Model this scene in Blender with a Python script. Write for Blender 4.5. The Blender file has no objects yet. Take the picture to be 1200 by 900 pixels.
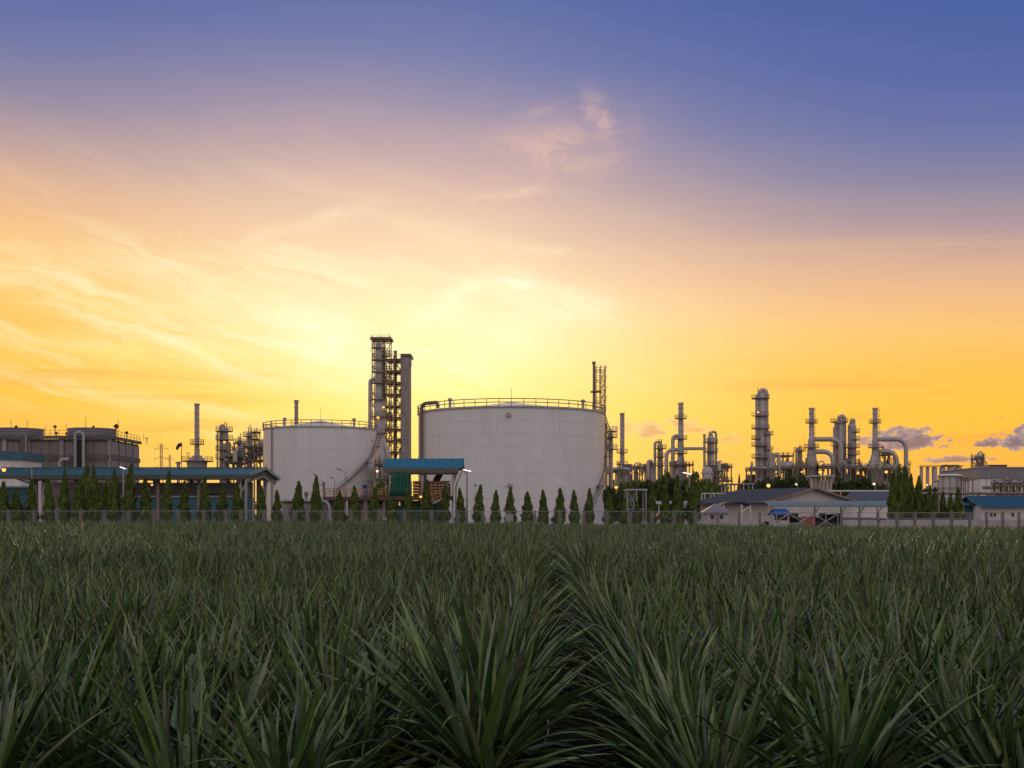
import bpy, math, random
import numpy as np
random.seed(7); rng = np.random.default_rng(7)
SC = bpy.context.scene; COL = SC.collection
R = math.radians

# ------------------------------------------------------------------ camera
CAMZ = 1.65; F = 1450.0
cam_d = bpy.data.cameras.new('camera'); cam = bpy.data.objects.new('camera', cam_d); COL.objects.link(cam)
cam.location = (0, 0, CAMZ); cam.rotation_euler = (R(90), 0, 0)
cam_d.sensor_width = 36; cam_d.lens = 36 * F / 1200; cam_d.shift_y = 155 / 1200
cam_d.clip_start = .1; cam_d.clip_end = 8000
SC.camera = cam
SC.view_settings.view_transform = 'Standard'; SC.view_settings.look = 'None'
SC.cycles.max_bounces = 6; SC.cycles.diffuse_bounces = 2; SC.cycles.transmission_bounces = 3; SC.cycles.sample_clamp_indirect = 4
SC.view_settings.exposure = 0; SC.view_settings.gamma = 1

def px_x(px, d): return (px - 600) / F * d          # plan position of a bearing at a distance
def px_z(py, d): return CAMZ + (605 - py) / F * d   # height of a sight line at a distance

def lin(c):
    return tuple((v / 12.92 if v <= .04045 else ((v + .055) / 1.055) ** 2.4) for v in [x / 255 for x in c]) + (1,)

# ------------------------------------------------------------------ sky
SUN_AZ, SUN_EL = -2.6, 8.0
world = bpy.data.worlds.new('World'); SC.world = world; world.use_nodes = True
wt = world.node_tree; wt.nodes.clear(); wl = wt.links
def wn(t, **k):
    n = wt.nodes.new(t)
    for a, b in k.items(): setattr(n, a, b)
    return n
def wset(sock, v):
    if isinstance(v, bpy.types.NodeSocket): wl.new(v, sock)
    else: sock.default_value = v
def wm(op, a, b=None, c=None, clamp=False):
    n = wn('ShaderNodeMath', operation=op, use_clamp=clamp)
    wset(n.inputs[0], a)
    if b is not None: wset(n.inputs[1], b)
    if c is not None: wset(n.inputs[2], c)
    return n.outputs[0]
def wmix(f, a, b):
    n = wn('ShaderNodeMix', data_type='RGBA'); n.clamp_factor = True
    wset(n.inputs['Factor'], f); wset(n.inputs[6], a); wset(n.inputs[7], b)
    return n.outputs[2]
def wstep(x, a, b):
    n = wn('ShaderNodeMapRange', interpolation_type='SMOOTHSTEP')
    wset(n.inputs[0], x); n.inputs[1].default_value = a; n.inputs[2].default_value = b
    return n.outputs[0]
def wvec(x, y, z=0.0):
    n = wn('ShaderNodeCombineXYZ'); wset(n.inputs[0], x); wset(n.inputs[1], y); wset(n.inputs[2], z); return n.outputs[0]
def wnoise(v, scale, detail=5, rough=.55, dist=0.0):
    n = wn('ShaderNodeTexNoise'); wl.new(v, n.inputs['Vector'])
    n.inputs['Scale'].default_value = scale; n.inputs['Detail'].default_value = detail
    n.inputs['Roughness'].default_value = rough; n.inputs['Distortion'].default_value = dist
    return n.outputs['Fac']
def wramp(f, stops):
    n = wn('ShaderNodeValToRGB'); cr = n.color_ramp
    while len(cr.elements) > 1: cr.elements.remove(cr.elements[-1])
    for i, (p, c) in enumerate(stops):
        e = cr.elements[0] if i == 0 else cr.elements.new(p / 90)
        e.position = max(0, p / 90); e.color = lin(c)
    wl.new(wm('DIVIDE', f, 90.0, clamp=True), n.inputs[0])
    return n.outputs[0]
def gauss(x, c, w, y=None, d=0, h=1):
    a = wm('POWER', wm('DIVIDE', wm('SUBTRACT', x, c), w), 2.0)
    if y is not None:
        a = wm('ADD', a, wm('POWER', wm('DIVIDE', wm('SUBTRACT', y, d), h), 2.0))
    return wm('EXPONENT', wm('MULTIPLY', a, -1.0))
tc = wn('ShaderNodeTexCoord'); sp = wn('ShaderNodeSeparateXYZ'); wl.new(tc.outputs['Generated'], sp.inputs[0])
AZ = wm('MULTIPLY', wm('ARCTAN2', sp.outputs[0], sp.outputs[1]), 57.29578)
EL = wm('MULTIPLY', wm('ARCSINE', sp.outputs[2]), 57.29578)
def ae(px, py):
    a = math.atan((px - 600) / F); return math.degrees(a), math.degrees(math.atan((605 - py) / F * math.cos(a)))
AC = wm('MINIMUM', wm('MAXIMUM', AZ, -28.0), 28.0)
n0 = wnoise(wvec(wm('MULTIPLY', AZ, .05), wm('MULTIPLY', EL, .12)), 1.0, 4)
ET = wm('ADD', wm('ADD', EL, wm('MULTIPLY', AC, wm('ADD', .03, wm('MULTIPLY', wstep(EL, 6.0, 13.0), .06)))), wm('MULTIPLY', wm('SUBTRACT', n0, .5), 1.8))
side = wramp(ET, [(0, (244, 180, 96)), (2.4, (250, 178, 66)), (4.9, (253, 191, 52)), (6.9, (253, 190, 66)), (8.8, (250, 194, 104)), (10.4, (240, 186, 130)),
                  (12, (222, 174, 143)), (14, (176, 150, 154)), (16, (132, 128, 160)), (18, (104, 112, 164)), (20.4, (84, 101, 163)), (23, (70, 93, 160)),
                  (40, (84, 100, 158)), (90, (124, 132, 170))])
mid = wramp(ET, [(0, (253, 206, 108)), (2.4, (254, 210, 92)), (4.9, (255, 229, 122)), (6.9, (255, 238, 160)), (9.0, (254, 234, 180)), (10.4, (250, 222, 176)),
                 (12, (242, 207, 172)), (14, (224, 188, 168)), (16, (190, 162, 166)), (18, (148, 138, 166)), (20.2, (110, 118, 167)), (23, (84, 103, 164)),
                 (40, (84, 100, 158)), (90, (124, 132, 170))])
back = wramp(ET, [(0, (182, 166, 166)), (9, (206, 188, 184)), (20, (236, 218, 213)), (32, (244, 234, 231)), (48, (238, 232, 236)), (66, (190, 192, 212)), (90, (124, 132, 170))])
col = wmix(gauss(AZ, -4.0, 12.0), side, mid)
# high streaky cirrus, drawn out along the wind, over the glow
sA = wm('SUBTRACT', wm('MULTIPLY', AZ, .956), wm('MULTIPLY', EL, -.29)); sWx = wnoise(wvec(wm('MULTIPLY', AZ, .12), wm('MULTIPLY', EL, .3)), 1.0, 4); sB = wm('ADD', wm('MULTIPLY', wm('SUBTRACT', sWx, .5), 3.4), wm('ADD', wm('MULTIPLY', AZ, .26), wm('MULTIPLY', EL, .965)))
c1 = wstep(wnoise(wvec(wm('MULTIPLY', sA, .10), wm('MULTIPLY', sB, .8)), 1.0, 9, .62, .2), .44, .68)
m1 = gauss(AZ, -13, 13, EL, 8.6, 4.2)
col = wmix(wm('MULTIPLY', wm('MULTIPLY', c1, m1), .95), col, lin((255, 244, 196)))
c2 = wstep(wnoise(wvec(wm('MULTIPLY', AZ, .045), wm('MULTIPLY', EL, .75)), 1.3, 5, .55, .5), .5, .72)
m2 = wm('MULTIPLY', gauss(EL, 5.0, 3.0), wstep(wm('ABSOLUTE', wm('ADD', AZ, 1.0)), 5.0, 16.0))
col = wmix(wm('MULTIPLY', wm('MULTIPLY', c2, m2), .8), col, lin((246, 160, 40)))
m2b = wm('MULTIPLY', gauss(EL, 8.5, 3.5), wstep(AZ, 6.0, 14.0))
col = wmix(wm('MULTIPLY', wm('MULTIPLY', c2, m2b), .35), col, lin((255, 214, 130)))
wx = wnoise(wvec(wm('MULTIPLY', AZ, .35), wm('MULTIPLY', EL, .5)), 1.0, 6, .6); wy = wnoise(wvec(wm('MULTIPLY', EL, .5), wm('MULTIPLY', AZ, .35), 7.0), 1.0, 6, .6)
c3 = wstep(wnoise(wvec(wm('MULTIPLY', AZ, .45), wm('MULTIPLY', EL, .9)), 1.0, 10, .68, 1.2), .36, .66)
def wisp(p0, p1, w, k, c, warp=1.0, grain=.7):
    """a soft streak of cirrus between two bearings, frayed by noise"""
    global col
    (a0, e0), (a1, e1) = ae(*p0), ae(*p1); L = math.hypot(a1 - a0, e1 - e0) / 2; ux, uy = (a1 - a0) / 2 / L, (e1 - e0) / 2 / L
    da = wm('ADD', wm('SUBTRACT', AZ, (a0 + a1) / 2), wm('MULTIPLY', wm('SUBTRACT', wx, .5), 2.2 * warp)); de = wm('ADD', wm('SUBTRACT', EL, (e0 + e1) / 2), wm('MULTIPLY', wm('SUBTRACT', wy, .5), 2.2 * warp))
    al = wm('ADD', wm('MULTIPLY', da, ux), wm('MULTIPLY', de, uy)); pe = wm('SUBTRACT', wm('MULTIPLY', de, ux), wm('MULTIPLY', da, uy))
    f = gauss(al, 0, L, pe, 0, w / 25.3)
    col = wmix(wm('MULTIPLY', wm('MULTIPLY', f, wm('ADD', wm('MULTIPLY', c3, grain), 1 - grain)), k), col, lin(c))
wisp((480, 430), (690, 365), 34, .4, (255, 252, 214), .8, .5); wisp((480, 385), (570, 330), 16, .8, (255, 253, 214), .6); wisp((575, 326), (650, 345), 18, .9, (255, 252, 216), .6); wisp((640, 345), (720, 375), 18, .7, (255, 248, 206), .6)
wisp((330, 360), (430, 430), 34, .85, (255, 254, 220), .8, .5); wisp((180, 330), (380, 400), 26, .7, (255, 246, 196), .8); wisp((0, 285), (330, 350), 16, .75, (254, 226, 170), .8); wisp((0, 345), (260, 372), 16, .6, (255, 228, 150), .7); wisp((20, 400), (420, 425), 14, .55, (255, 238, 150), .6)
wisp((270, 288), (350, 268), 9, .7, (253, 222, 180), .4); wisp((340, 272), (432, 240), 9, .8, (252, 220, 184), .4)
wisp((688, 108), (716, 168), 12, .7, (226, 182, 168), .35); wisp((580, 196), (730, 152), 30, .6, (230, 186, 166), .45); wisp((590, 145), (655, 122), 9, .55, (196, 166, 168), .35); wisp((560, 165), (700, 190), 16, .4, (226, 184, 166), .6)
wisp((560, 230), (650, 222), 6, .7, (244, 206, 176), .3); wisp((570, 284), (700, 300), 6, .55, (252, 222, 184), .3); wisp((590, 300), (560, 345), 10, .35, (250, 226, 186), .5); wisp((205, 85), (275, 98), 8, .35, (150, 140, 170), .3)
# low cumulus
nn = wnoise(wvec(wm('MULTIPLY', AZ, .9), wm('MULTIPLY', EL, 1.5)), 1.5, 8, .62, .2)
for (px, py, w, h, k, c, rr) in [(1062, 520, 52, 21, 1.0, (138, 108, 110), .62), (1010, 520, 30, 11, .55, (180, 138, 112), .62), (1195, 521, 32, 21, 1.0, (132, 106, 112), .6),
                          (1158, 521, 20, 8, 1.0, (142, 110, 108), .75), (1118, 540, 42, 7, .95, (160, 120, 106), .6), (762, 508, 24, 17, .85, (212, 158, 108), .8), (797, 498, 24, 11, .75, (218, 162, 104), .85),
                          (735, 506, 22, 13, .7, (226, 176, 112), .85), (812, 505, 30, 11, .65, (220, 166, 106), .9), (856, 515, 22, 10, .6, (224, 168, 104), .9), (968, 540, 16, 7, .45, (214, 154, 100), .8), (1175, 490, 14, 4, .4, (224, 150, 70), .8)]:
    a, e = ae(px, py); w /= 25.3; h /= 25.3
    de = wm('SUBTRACT', EL, e)
    up = wm('DIVIDE', wm('MAXIMUM', de, 0.0), h); dn = wm('DIVIDE', wm('MINIMUM', de, 0.0), h * .38)
    d = wm('SQRT', wm('ADD', wm('POWER', wm('DIVIDE', wm('SUBTRACT', AZ, a), w), 2.0), wm('POWER', wm('ADD', up, dn), 2.0)))
    v = wm('SUBTRACT', wm('ADD', wm('SUBTRACT', 1.0, d), wm('MULTIPLY', wm('SUBTRACT', nn, .5), 2.6)), .12)
    f = wstep(v, 0.0, .42 * rr)
    col = wmix(wm('MULTIPLY', f, k), col, wmix(wstep(v, .1, .7), lin(tuple(min(255, x + 36) for x in c)), lin(c)))
col = wmix(wstep(wm('ABSOLUTE', AZ), 38.0, 115.0), col, back)
glow = gauss(AZ, SUN_AZ, 4.5, EL, SUN_EL - .6, 2.6)
bg = wn('ShaderNodeBackground'); wl.new(col, bg.inputs[0]); bg.inputs[1].default_value = 1.0
sky = wn('ShaderNodeTexSky', sky_type='NISHITA'); sky.sun_disc = False; sky.sun_elevation = R(SUN_EL); sky.sun_rotation = R(SUN_AZ)
bg2 = wn('ShaderNodeBackground'); wl.new(sky.outputs[0], bg2.inputs[0]); bg2.inputs[1].default_value = .004
bg3 = wn('ShaderNodeBackground'); bg3.inputs[0].default_value = (1, .85, .58, 1); wl.new(wm('MULTIPLY', glow, .04), bg3.inputs[1])
ad2 = wn('ShaderNodeAddShader'); wl.new(bg3.outputs[0], ad2.inputs[0]); wl.new(bg2.outputs[0], ad2.inputs[1])
ad = wn('ShaderNodeAddShader'); wl.new(bg.outputs[0], ad.inputs[0]); wl.new(ad2.outputs[0], ad.inputs[1])
wo = wn('ShaderNodeOutputWorld'); wl.new(ad.outputs[0], wo.inputs[0])

sd = bpy.data.lights.new('sun', 'SUN'); sd.energy = .9; sd.angle = R(14); sd.color = (1, .66, .32)
so = bpy.data.objects.new('sun', sd); COL.objects.link(so)
so.rotation_euler = (R(SUN_EL - 90), 0, R(-SUN_AZ)); so.location = (0, 0, 60)
so.rotation_euler = (R(-(90 - SUN_EL)), 0, R(-SUN_AZ))

# ------------------------------------------------------------------ materials
def mat(name, c, rough=.6, metal=0.0, var=.25, scale=3.0, streak=0.0, bump=0.0, bscale=12.0, hue=None, island=False, objrand=0.0, transl=0.0, spec=.5):
    m = bpy.data.materials.new(name); m.use_nodes = True
    nt = m.node_tree; b = nt.nodes['Principled BSDF']; L = nt.links
    b.inputs['Roughness'].default_value = rough; b.inputs['Metallic'].default_value = metal
    b.inputs['Specular IOR Level'].default_value = spec
    t = nt.nodes.new('ShaderNodeTexCoord'); n = nt.nodes.new('ShaderNodeTexNoise')
    n.inputs['Scale'].default_value = scale; n.inputs['Detail'].default_value = 6; n.inputs['Roughness'].default_value = .65
    src = t.outputs['Object']
    if streak:
        mp = nt.nodes.new('ShaderNodeMapping'); mp.inputs['Scale'].default_value = (1, 1, streak); L.new(src, mp.inputs[0]); src = mp.outputs[0]
    L.new(src, n.inputs['Vector'])
    r = nt.nodes.new('ShaderNodeValToRGB'); r.color_ramp.elements[0].position = .3; r.color_ramp.elements[1].position = .72
    c2 = hue or tuple(min(1, v * (1 + var)) for v in c)
    r.color_ramp.elements[0].color = tuple(v * (1 - var) for v in c) + (1,); r.color_ramp.elements[1].color = tuple(c2) + (1,)
    L.new(n.outputs['Fac'], r.inputs[0]); out = r.outputs[0]
    if island or objrand:
        h = nt.nodes.new('ShaderNodeHueSaturation'); L.new(out, h.inputs['Color'])
        oi = nt.nodes.new('ShaderNodeObjectInfo'); g = nt.nodes.new('ShaderNodeNewGeometry')
        a = nt.nodes.new('ShaderNodeMath'); a.operation = 'ADD'; L.new(oi.outputs['Random'], a.inputs[0])
        if island: L.new(g.outputs['Random Per Island'], a.inputs[1])
        else: a.inputs[1].default_value = 0
        fr = nt.nodes.new('ShaderNodeMath'); fr.operation = 'FRACT'; L.new(a.outputs[0], fr.inputs[0])
        mr = nt.nodes.new('ShaderNodeMapRange'); mr.inputs[3].default_value = 1 - (objrand or .3); mr.inputs[4].default_value = 1 + (objrand or .3)
        L.new(fr.outputs[0], mr.inputs[0]); L.new(mr.outputs[0], h.inputs['Value']); out = h.outputs[0]
    L.new(out, b.inputs['Base Color'])
    if bump:
        n2 = nt.nodes.new('ShaderNodeTexNoise'); n2.inputs['Scale'].default_value = bscale; n2.inputs['Detail'].default_value = 5
        L.new(t.outputs['Object'], n2.inputs['Vector'])
        bp = nt.nodes.new('ShaderNodeBump'); bp.inputs['Strength'].default_value = bump; bp.inputs['Distance'].default_value = .05
        L.new(n2.outputs['Fac'], bp.inputs['Height']); L.new(bp.outputs[0], b.inputs['Normal'])
    if transl:
        tr = nt.nodes.new('ShaderNodeBsdfTranslucent'); L.new(out, tr.inputs[0]); mx = nt.nodes.new('ShaderNodeMixShader')
        mx.inputs[0].default_value = transl; L.new(b.outputs[0], mx.inputs[1]); L.new(tr.outputs[0], mx.inputs[2])
        L.new(mx.outputs[0], nt.nodes['Material Output'].inputs[0])
    return m
def emit(name, c, s):
    m = bpy.data.materials.new(name); m.use_nodes = True; b = m.node_tree.nodes['Principled BSDF']
    b.inputs['Base Color'].default_value = c + (1,); b.inputs['Emission Color'].default_value = c + (1,); b.inputs['Emission Strength'].default_value = s
    return m
M = dict(
    tank=mat('tank_white_paint', (.585, .58, .595), .42, var=.07, scale=.35, streak=.12, bump=.12, bscale=1.2),
    tankroof=mat('tank_roof_paint', (.55, .5, .46), .6, var=.08),
    steel=mat('painted_steel_grey', (.36, .33, .33), .5, var=.22, scale=.5, streak=.25),
    pale=mat('pale_insulated_cladding', (.38, .34, .33), .45, metal=.2, var=.3, scale=.4, streak=.3),
    dsteel=mat('dark_weathered_steel', (.19, .145, .12), .6, var=.35, scale=1.2),
    lattice=mat('lattice_steel_glare_tint', (.42, .26, .13), .5, var=.35, scale=1.2),  # golden backlight glare put into the steel's base colour
    rail=mat('railing_steel', (.2, .17, .15), .6, var=.25),
    yrail=mat('yellow_ochre_railing', (.34, .16, .045), .55, var=.3, scale=2),
    brown=mat('brown_steel_deck', (.095, .056, .036), .7, var=.4, scale=2),
    galv=mat('galvanised_steel', (.3, .3, .31), .45, metal=.5, var=.2, scale=2),
    shedblue=mat('shed_roof_sheet', (.032, .125, .155), .5, var=.18, scale=.8, streak=.3),
    blue=mat('blue_roof_sheet', (.012, .145, .205), .42, var=.18, scale=.8, streak=.3),
    teal=mat('dark_teal_sheet', (.018, .095, .14), .5, var=.25, scale=1),
    teal2=mat('faded_teal_roof', (.16, .22, .24), .55, var=.2, scale=.6),
    green=mat('green_tarpaulin', (.01, .105, .07), .7, var=.3, scale=2),
    under=mat('grey_roof_underside', (.36, .32, .3), .7, var=.2, scale=2),
    concrete=mat('grey_concrete', (.25, .225, .215), .85, var=.3, scale=.7, streak=.35, bump=.3),
    dconcrete=mat('dark_concrete', (.12, .105, .1), .85, var=.35, scale=.8, streak=.35),
    wall=mat('whitewashed_wall', (.36, .335, .345), .85, var=.22, scale=1.1, streak=.4, bump=.25),
    post=mat('weathered_concrete_post', (.17, .155, .155), .85, var=.3, scale=2.5),
    cream=mat('cream_render', (.47, .44, .425), .85, var=.15, scale=.8, streak=.4),
    white=mat('white_cladding', (.6, .58, .57), .6, var=.1, scale=.5, streak=.3),
    ftower=mat('cooling_tower_board', (.17, .15, .14), .85, var=.2, scale=.4, streak=.2, bump=.2),
    fan=mat('fan_stack_ribbed', (.2, .2, .24), .6, var=.25, scale=.8),
    roofgrey=mat('dark_grey_roof_tile', (.068, .074, .09), .75, var=.2, scale=.6, streak=.3),
    bluegrey=mat('grey_blue_cladding', (.19, .18, .205), .6, var=.1, scale=.3),
    bright=mat('bright_blue_sheet', (.014, .075, .26), .5, var=.2),
    red=mat('faded_red_plastic', (.26, .075, .065), .6, var=.25),
    glass=mat('dark_window_glass', (.02, .022, .028), .12, var=.1),
    carglass=mat('car_window_glass', (.02, .022, .026), .7, var=.1, spec=.03),
    black=mat('black_rubber', (.02, .02, .02), .7, var=.2),
    carwhite=mat('white_car_paint', (.6, .6, .6), .55, var=.04), cardark=mat('dark_car_paint', (.05, .055, .07), .6, spec=.1, var=.05), carsilver=mat('silver_car_paint', (.3, .3, .31), .6, metal=.1, var=.05),
    bark=mat('brown_bark', (.09, .065, .045), .9, var=.4, scale=6, bump=.4),
    orange=mat('orange_windsock', (.6, .16, .03), .8, var=.2),
    pblue=mat('blue_machine_paint', (.03, .07, .22), .45, var=.2),
    soil=mat('dark_brown_soil', (.022, .017, .012), .95, var=.4, scale=1.5, bump=.6, bscale=8, spec=0.0),
    yard=mat('pale_yard_ground', (.16, .14, .11), .9, var=.3, scale=.25),
    cyp=mat('cypress_foliage', (.12, .165, .04), .6, var=.45, scale=1.2, island=True, objrand=.35, transl=.2, spec=.25),
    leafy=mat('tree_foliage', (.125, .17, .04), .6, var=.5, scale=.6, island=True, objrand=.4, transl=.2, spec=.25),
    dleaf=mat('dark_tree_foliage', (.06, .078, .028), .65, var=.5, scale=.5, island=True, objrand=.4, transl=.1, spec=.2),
    lampw=emit('lit_white_lamp', (1, .93, .82), 1.6), lampo=emit('lit_sodium_lamp', (1, .42, .08), 1.8), lampy=emit('lit_warm_lamp', (1, .78, .42), 1.5),
)
# tank shell: faint plate-to-plate tone, streaks running down from the rim
def tank_skin(m):
    nt = m.node_tree; L = nt.links; b = nt.nodes['Principled BSDF']; src = b.inputs['Base Color'].links[0].from_socket
    t = nt.nodes.new('ShaderNodeTexCoord'); sx = nt.nodes.new('ShaderNodeSeparateXYZ'); L.new(t.outputs['Object'], sx.inputs[0])
    at = nt.nodes.new('ShaderNodeMath'); at.operation = 'ARCTAN2'; L.new(sx.outputs[0], at.inputs[0]); L.new(sx.outputs[1], at.inputs[1])
    mu = nt.nodes.new('ShaderNodeMath'); mu.operation = 'MULTIPLY'; mu.inputs[1].default_value = 15; L.new(at.outputs[0], mu.inputs[0])
    cv = nt.nodes.new('ShaderNodeCombineXYZ'); L.new(mu.outputs[0], cv.inputs[0]); L.new(sx.outputs[2], cv.inputs[1])
    br = nt.nodes.new('ShaderNodeTexBrick'); br.inputs['Scale'].default_value = 1; br.inputs['Brick Width'].default_value = 5.2; br.inputs['Row Height'].default_value = 2.27; br.inputs['Mortar Size'].default_value = .03
    br.inputs['Color1'].default_value = (.985, .985, .985, 1); br.inputs['Color2'].default_value = (1.015, 1.015, 1.015, 1); br.inputs['Mortar'].default_value = (.93, .925, .92, 1); L.new(cv.outputs[0], br.inputs['Vector'])
    m1 = nt.nodes.new('ShaderNodeMix'); m1.data_type = 'RGBA'; m1.blend_type = 'MULTIPLY'; m1.inputs[0].default_value = 1; L.new(src, m1.inputs[6]); L.new(br.outputs['Color'], m1.inputs[7])
    c2 = nt.nodes.new('ShaderNodeCombineXYZ'); L.new(mu.outputs[0], c2.inputs[0]); m3 = nt.nodes.new('ShaderNodeMath'); m3.operation = 'MULTIPLY'; m3.inputs[1].default_value = .05; L.new(sx.outputs[2], m3.inputs[0]); L.new(m3.outputs[0], c2.inputs[1])
    n = nt.nodes.new('ShaderNodeTexNoise'); n.inputs['Scale'].default_value = 1.6; n.inputs['Detail'].default_value = 6; L.new(c2.outputs[0], n.inputs['Vector'])
    r = nt.nodes.new('ShaderNodeMapRange'); r.inputs[1].default_value = .56; r.inputs[2].default_value = .74; r.inputs[3].default_value = 0; r.inputs[4].default_value = .3; L.new(n.outputs['Fac'], r.inputs[0])
    m2 = nt.nodes.new('ShaderNodeMix'); m2.data_type = 'RGBA'; L.new(r.outputs[0], m2.inputs[0]); L.new(m1.outputs[2], m2.inputs[6]); m2.inputs[7].default_value = (.36, .31, .28, 1); L.new(m2.outputs[2], b.inputs['Base Color'])
tank_skin(M['tank'])
# pineapple leaf: glossy waxy blade, colour drifting leaf by leaf, palest tones painting in highlights
def leaf_mat():
    m = bpy.data.materials.new('pineapple_leaf'); m.use_nodes = True; nt = m.node_tree; L = nt.links; b = nt.nodes['Principled BSDF']
    oi = nt.nodes.new('ShaderNodeObjectInfo'); g = nt.nodes.new('ShaderNodeNewGeometry')
    a = nt.nodes.new('ShaderNodeMath'); a.operation = 'ADD'; L.new(oi.outputs['Random'], a.inputs[0]); L.new(g.outputs['Random Per Island'], a.inputs[1])
    fr = nt.nodes.new('ShaderNodeMath'); fr.operation = 'FRACT'; L.new(a.outputs[0], fr.inputs[0])
    r = nt.nodes.new('ShaderNodeValToRGB'); cr = r.color_ramp
    st = [(0, (.016, .036, .010)), (.14, (.038, .086, .022)), (.28, (.10, .18, .036)), (.42, (.034, .068, .03)), (.56, (.145, .225, .06)), (.68, (.022, .048, .018)), (.80, (.16, .21, .115)), (.9, (.056, .114, .032)), (.96, (.21, .26, .10)), (.99, (.07, .072, .045)), (1, (.048, .06, .042))]
    cr.elements[0].position = 0; cr.elements[0].color = st[0][1] + (1,); cr.elements[1].position = 1; cr.elements[1].color = st[-1][1] + (1,)
    for p, c in st[1:-1]:
        e = cr.elements.new(p); e.color = c + (1,)
    L.new(fr.outputs[0], r.inputs[0])
    tcn = nt.nodes.new('ShaderNodeTexCoord'); n = nt.nodes.new('ShaderNodeTexNoise'); n.inputs['Scale'].default_value = 14; n.inputs['Detail'].default_value = 4
    L.new(tcn.outputs['Object'], n.inputs['Vector'])
    mr = nt.nodes.new('ShaderNodeMapRange'); mr.inputs[1].default_value = .3; mr.inputs[2].default_value = .7; mr.inputs[3].default_value = .72; mr.inputs[4].default_value = 1.28; L.new(n.outputs['Fac'], mr.inputs[0])
    h = nt.nodes.new('ShaderNodeHueSaturation'); L.new(r.outputs[0], h.inputs['Color']); L.new(mr.outputs[0], h.inputs['Value'])
    at = nt.nodes.new('ShaderNodeAttribute'); at.attribute_name = 'along'; a2 = nt.nodes.new('ShaderNodeMath'); a2.operation = 'MULTIPLY_ADD'; L.new(n.outputs['Fac'], a2.inputs[0]); a2.inputs[1].default_value = .3; L.new(at.outputs['Fac'], a2.inputs[2])
    a3 = nt.nodes.new('ShaderNodeMapRange'); a3.inputs[1].default_value = 1.07; a3.inputs[2].default_value = 1.13; L.new(a2.outputs[0], a3.inputs[0])
    tip = nt.nodes.new('ShaderNodeMix'); tip.data_type = 'RGBA'; L.new(a3.outputs[0], tip.inputs[0]); L.new(h.outputs[0], tip.inputs[6]); tip.inputs[7].default_value = (.20, .13, .06, 1); h = tip
    h_out = tip.outputs[2]
    L.new(h_out, b.inputs['Base Color']); b.inputs['Roughness'].default_value = .37; b.inputs['Specular IOR Level'].default_value = .55
    tr = nt.nodes.new('ShaderNodeBsdfTranslucent'); L.new(h_out, tr.inputs[0]); mx = nt.nodes.new('ShaderNodeMixShader'); mx.inputs[0].default_value = .15
    L.new(b.outputs[0], mx.inputs[1]); L.new(tr.outputs[0], mx.inputs[2]); L.new(mx.outputs[0], nt.nodes['Material Output'].inputs[0])
    return m
M['pine'] = leaf_mat()

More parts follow.
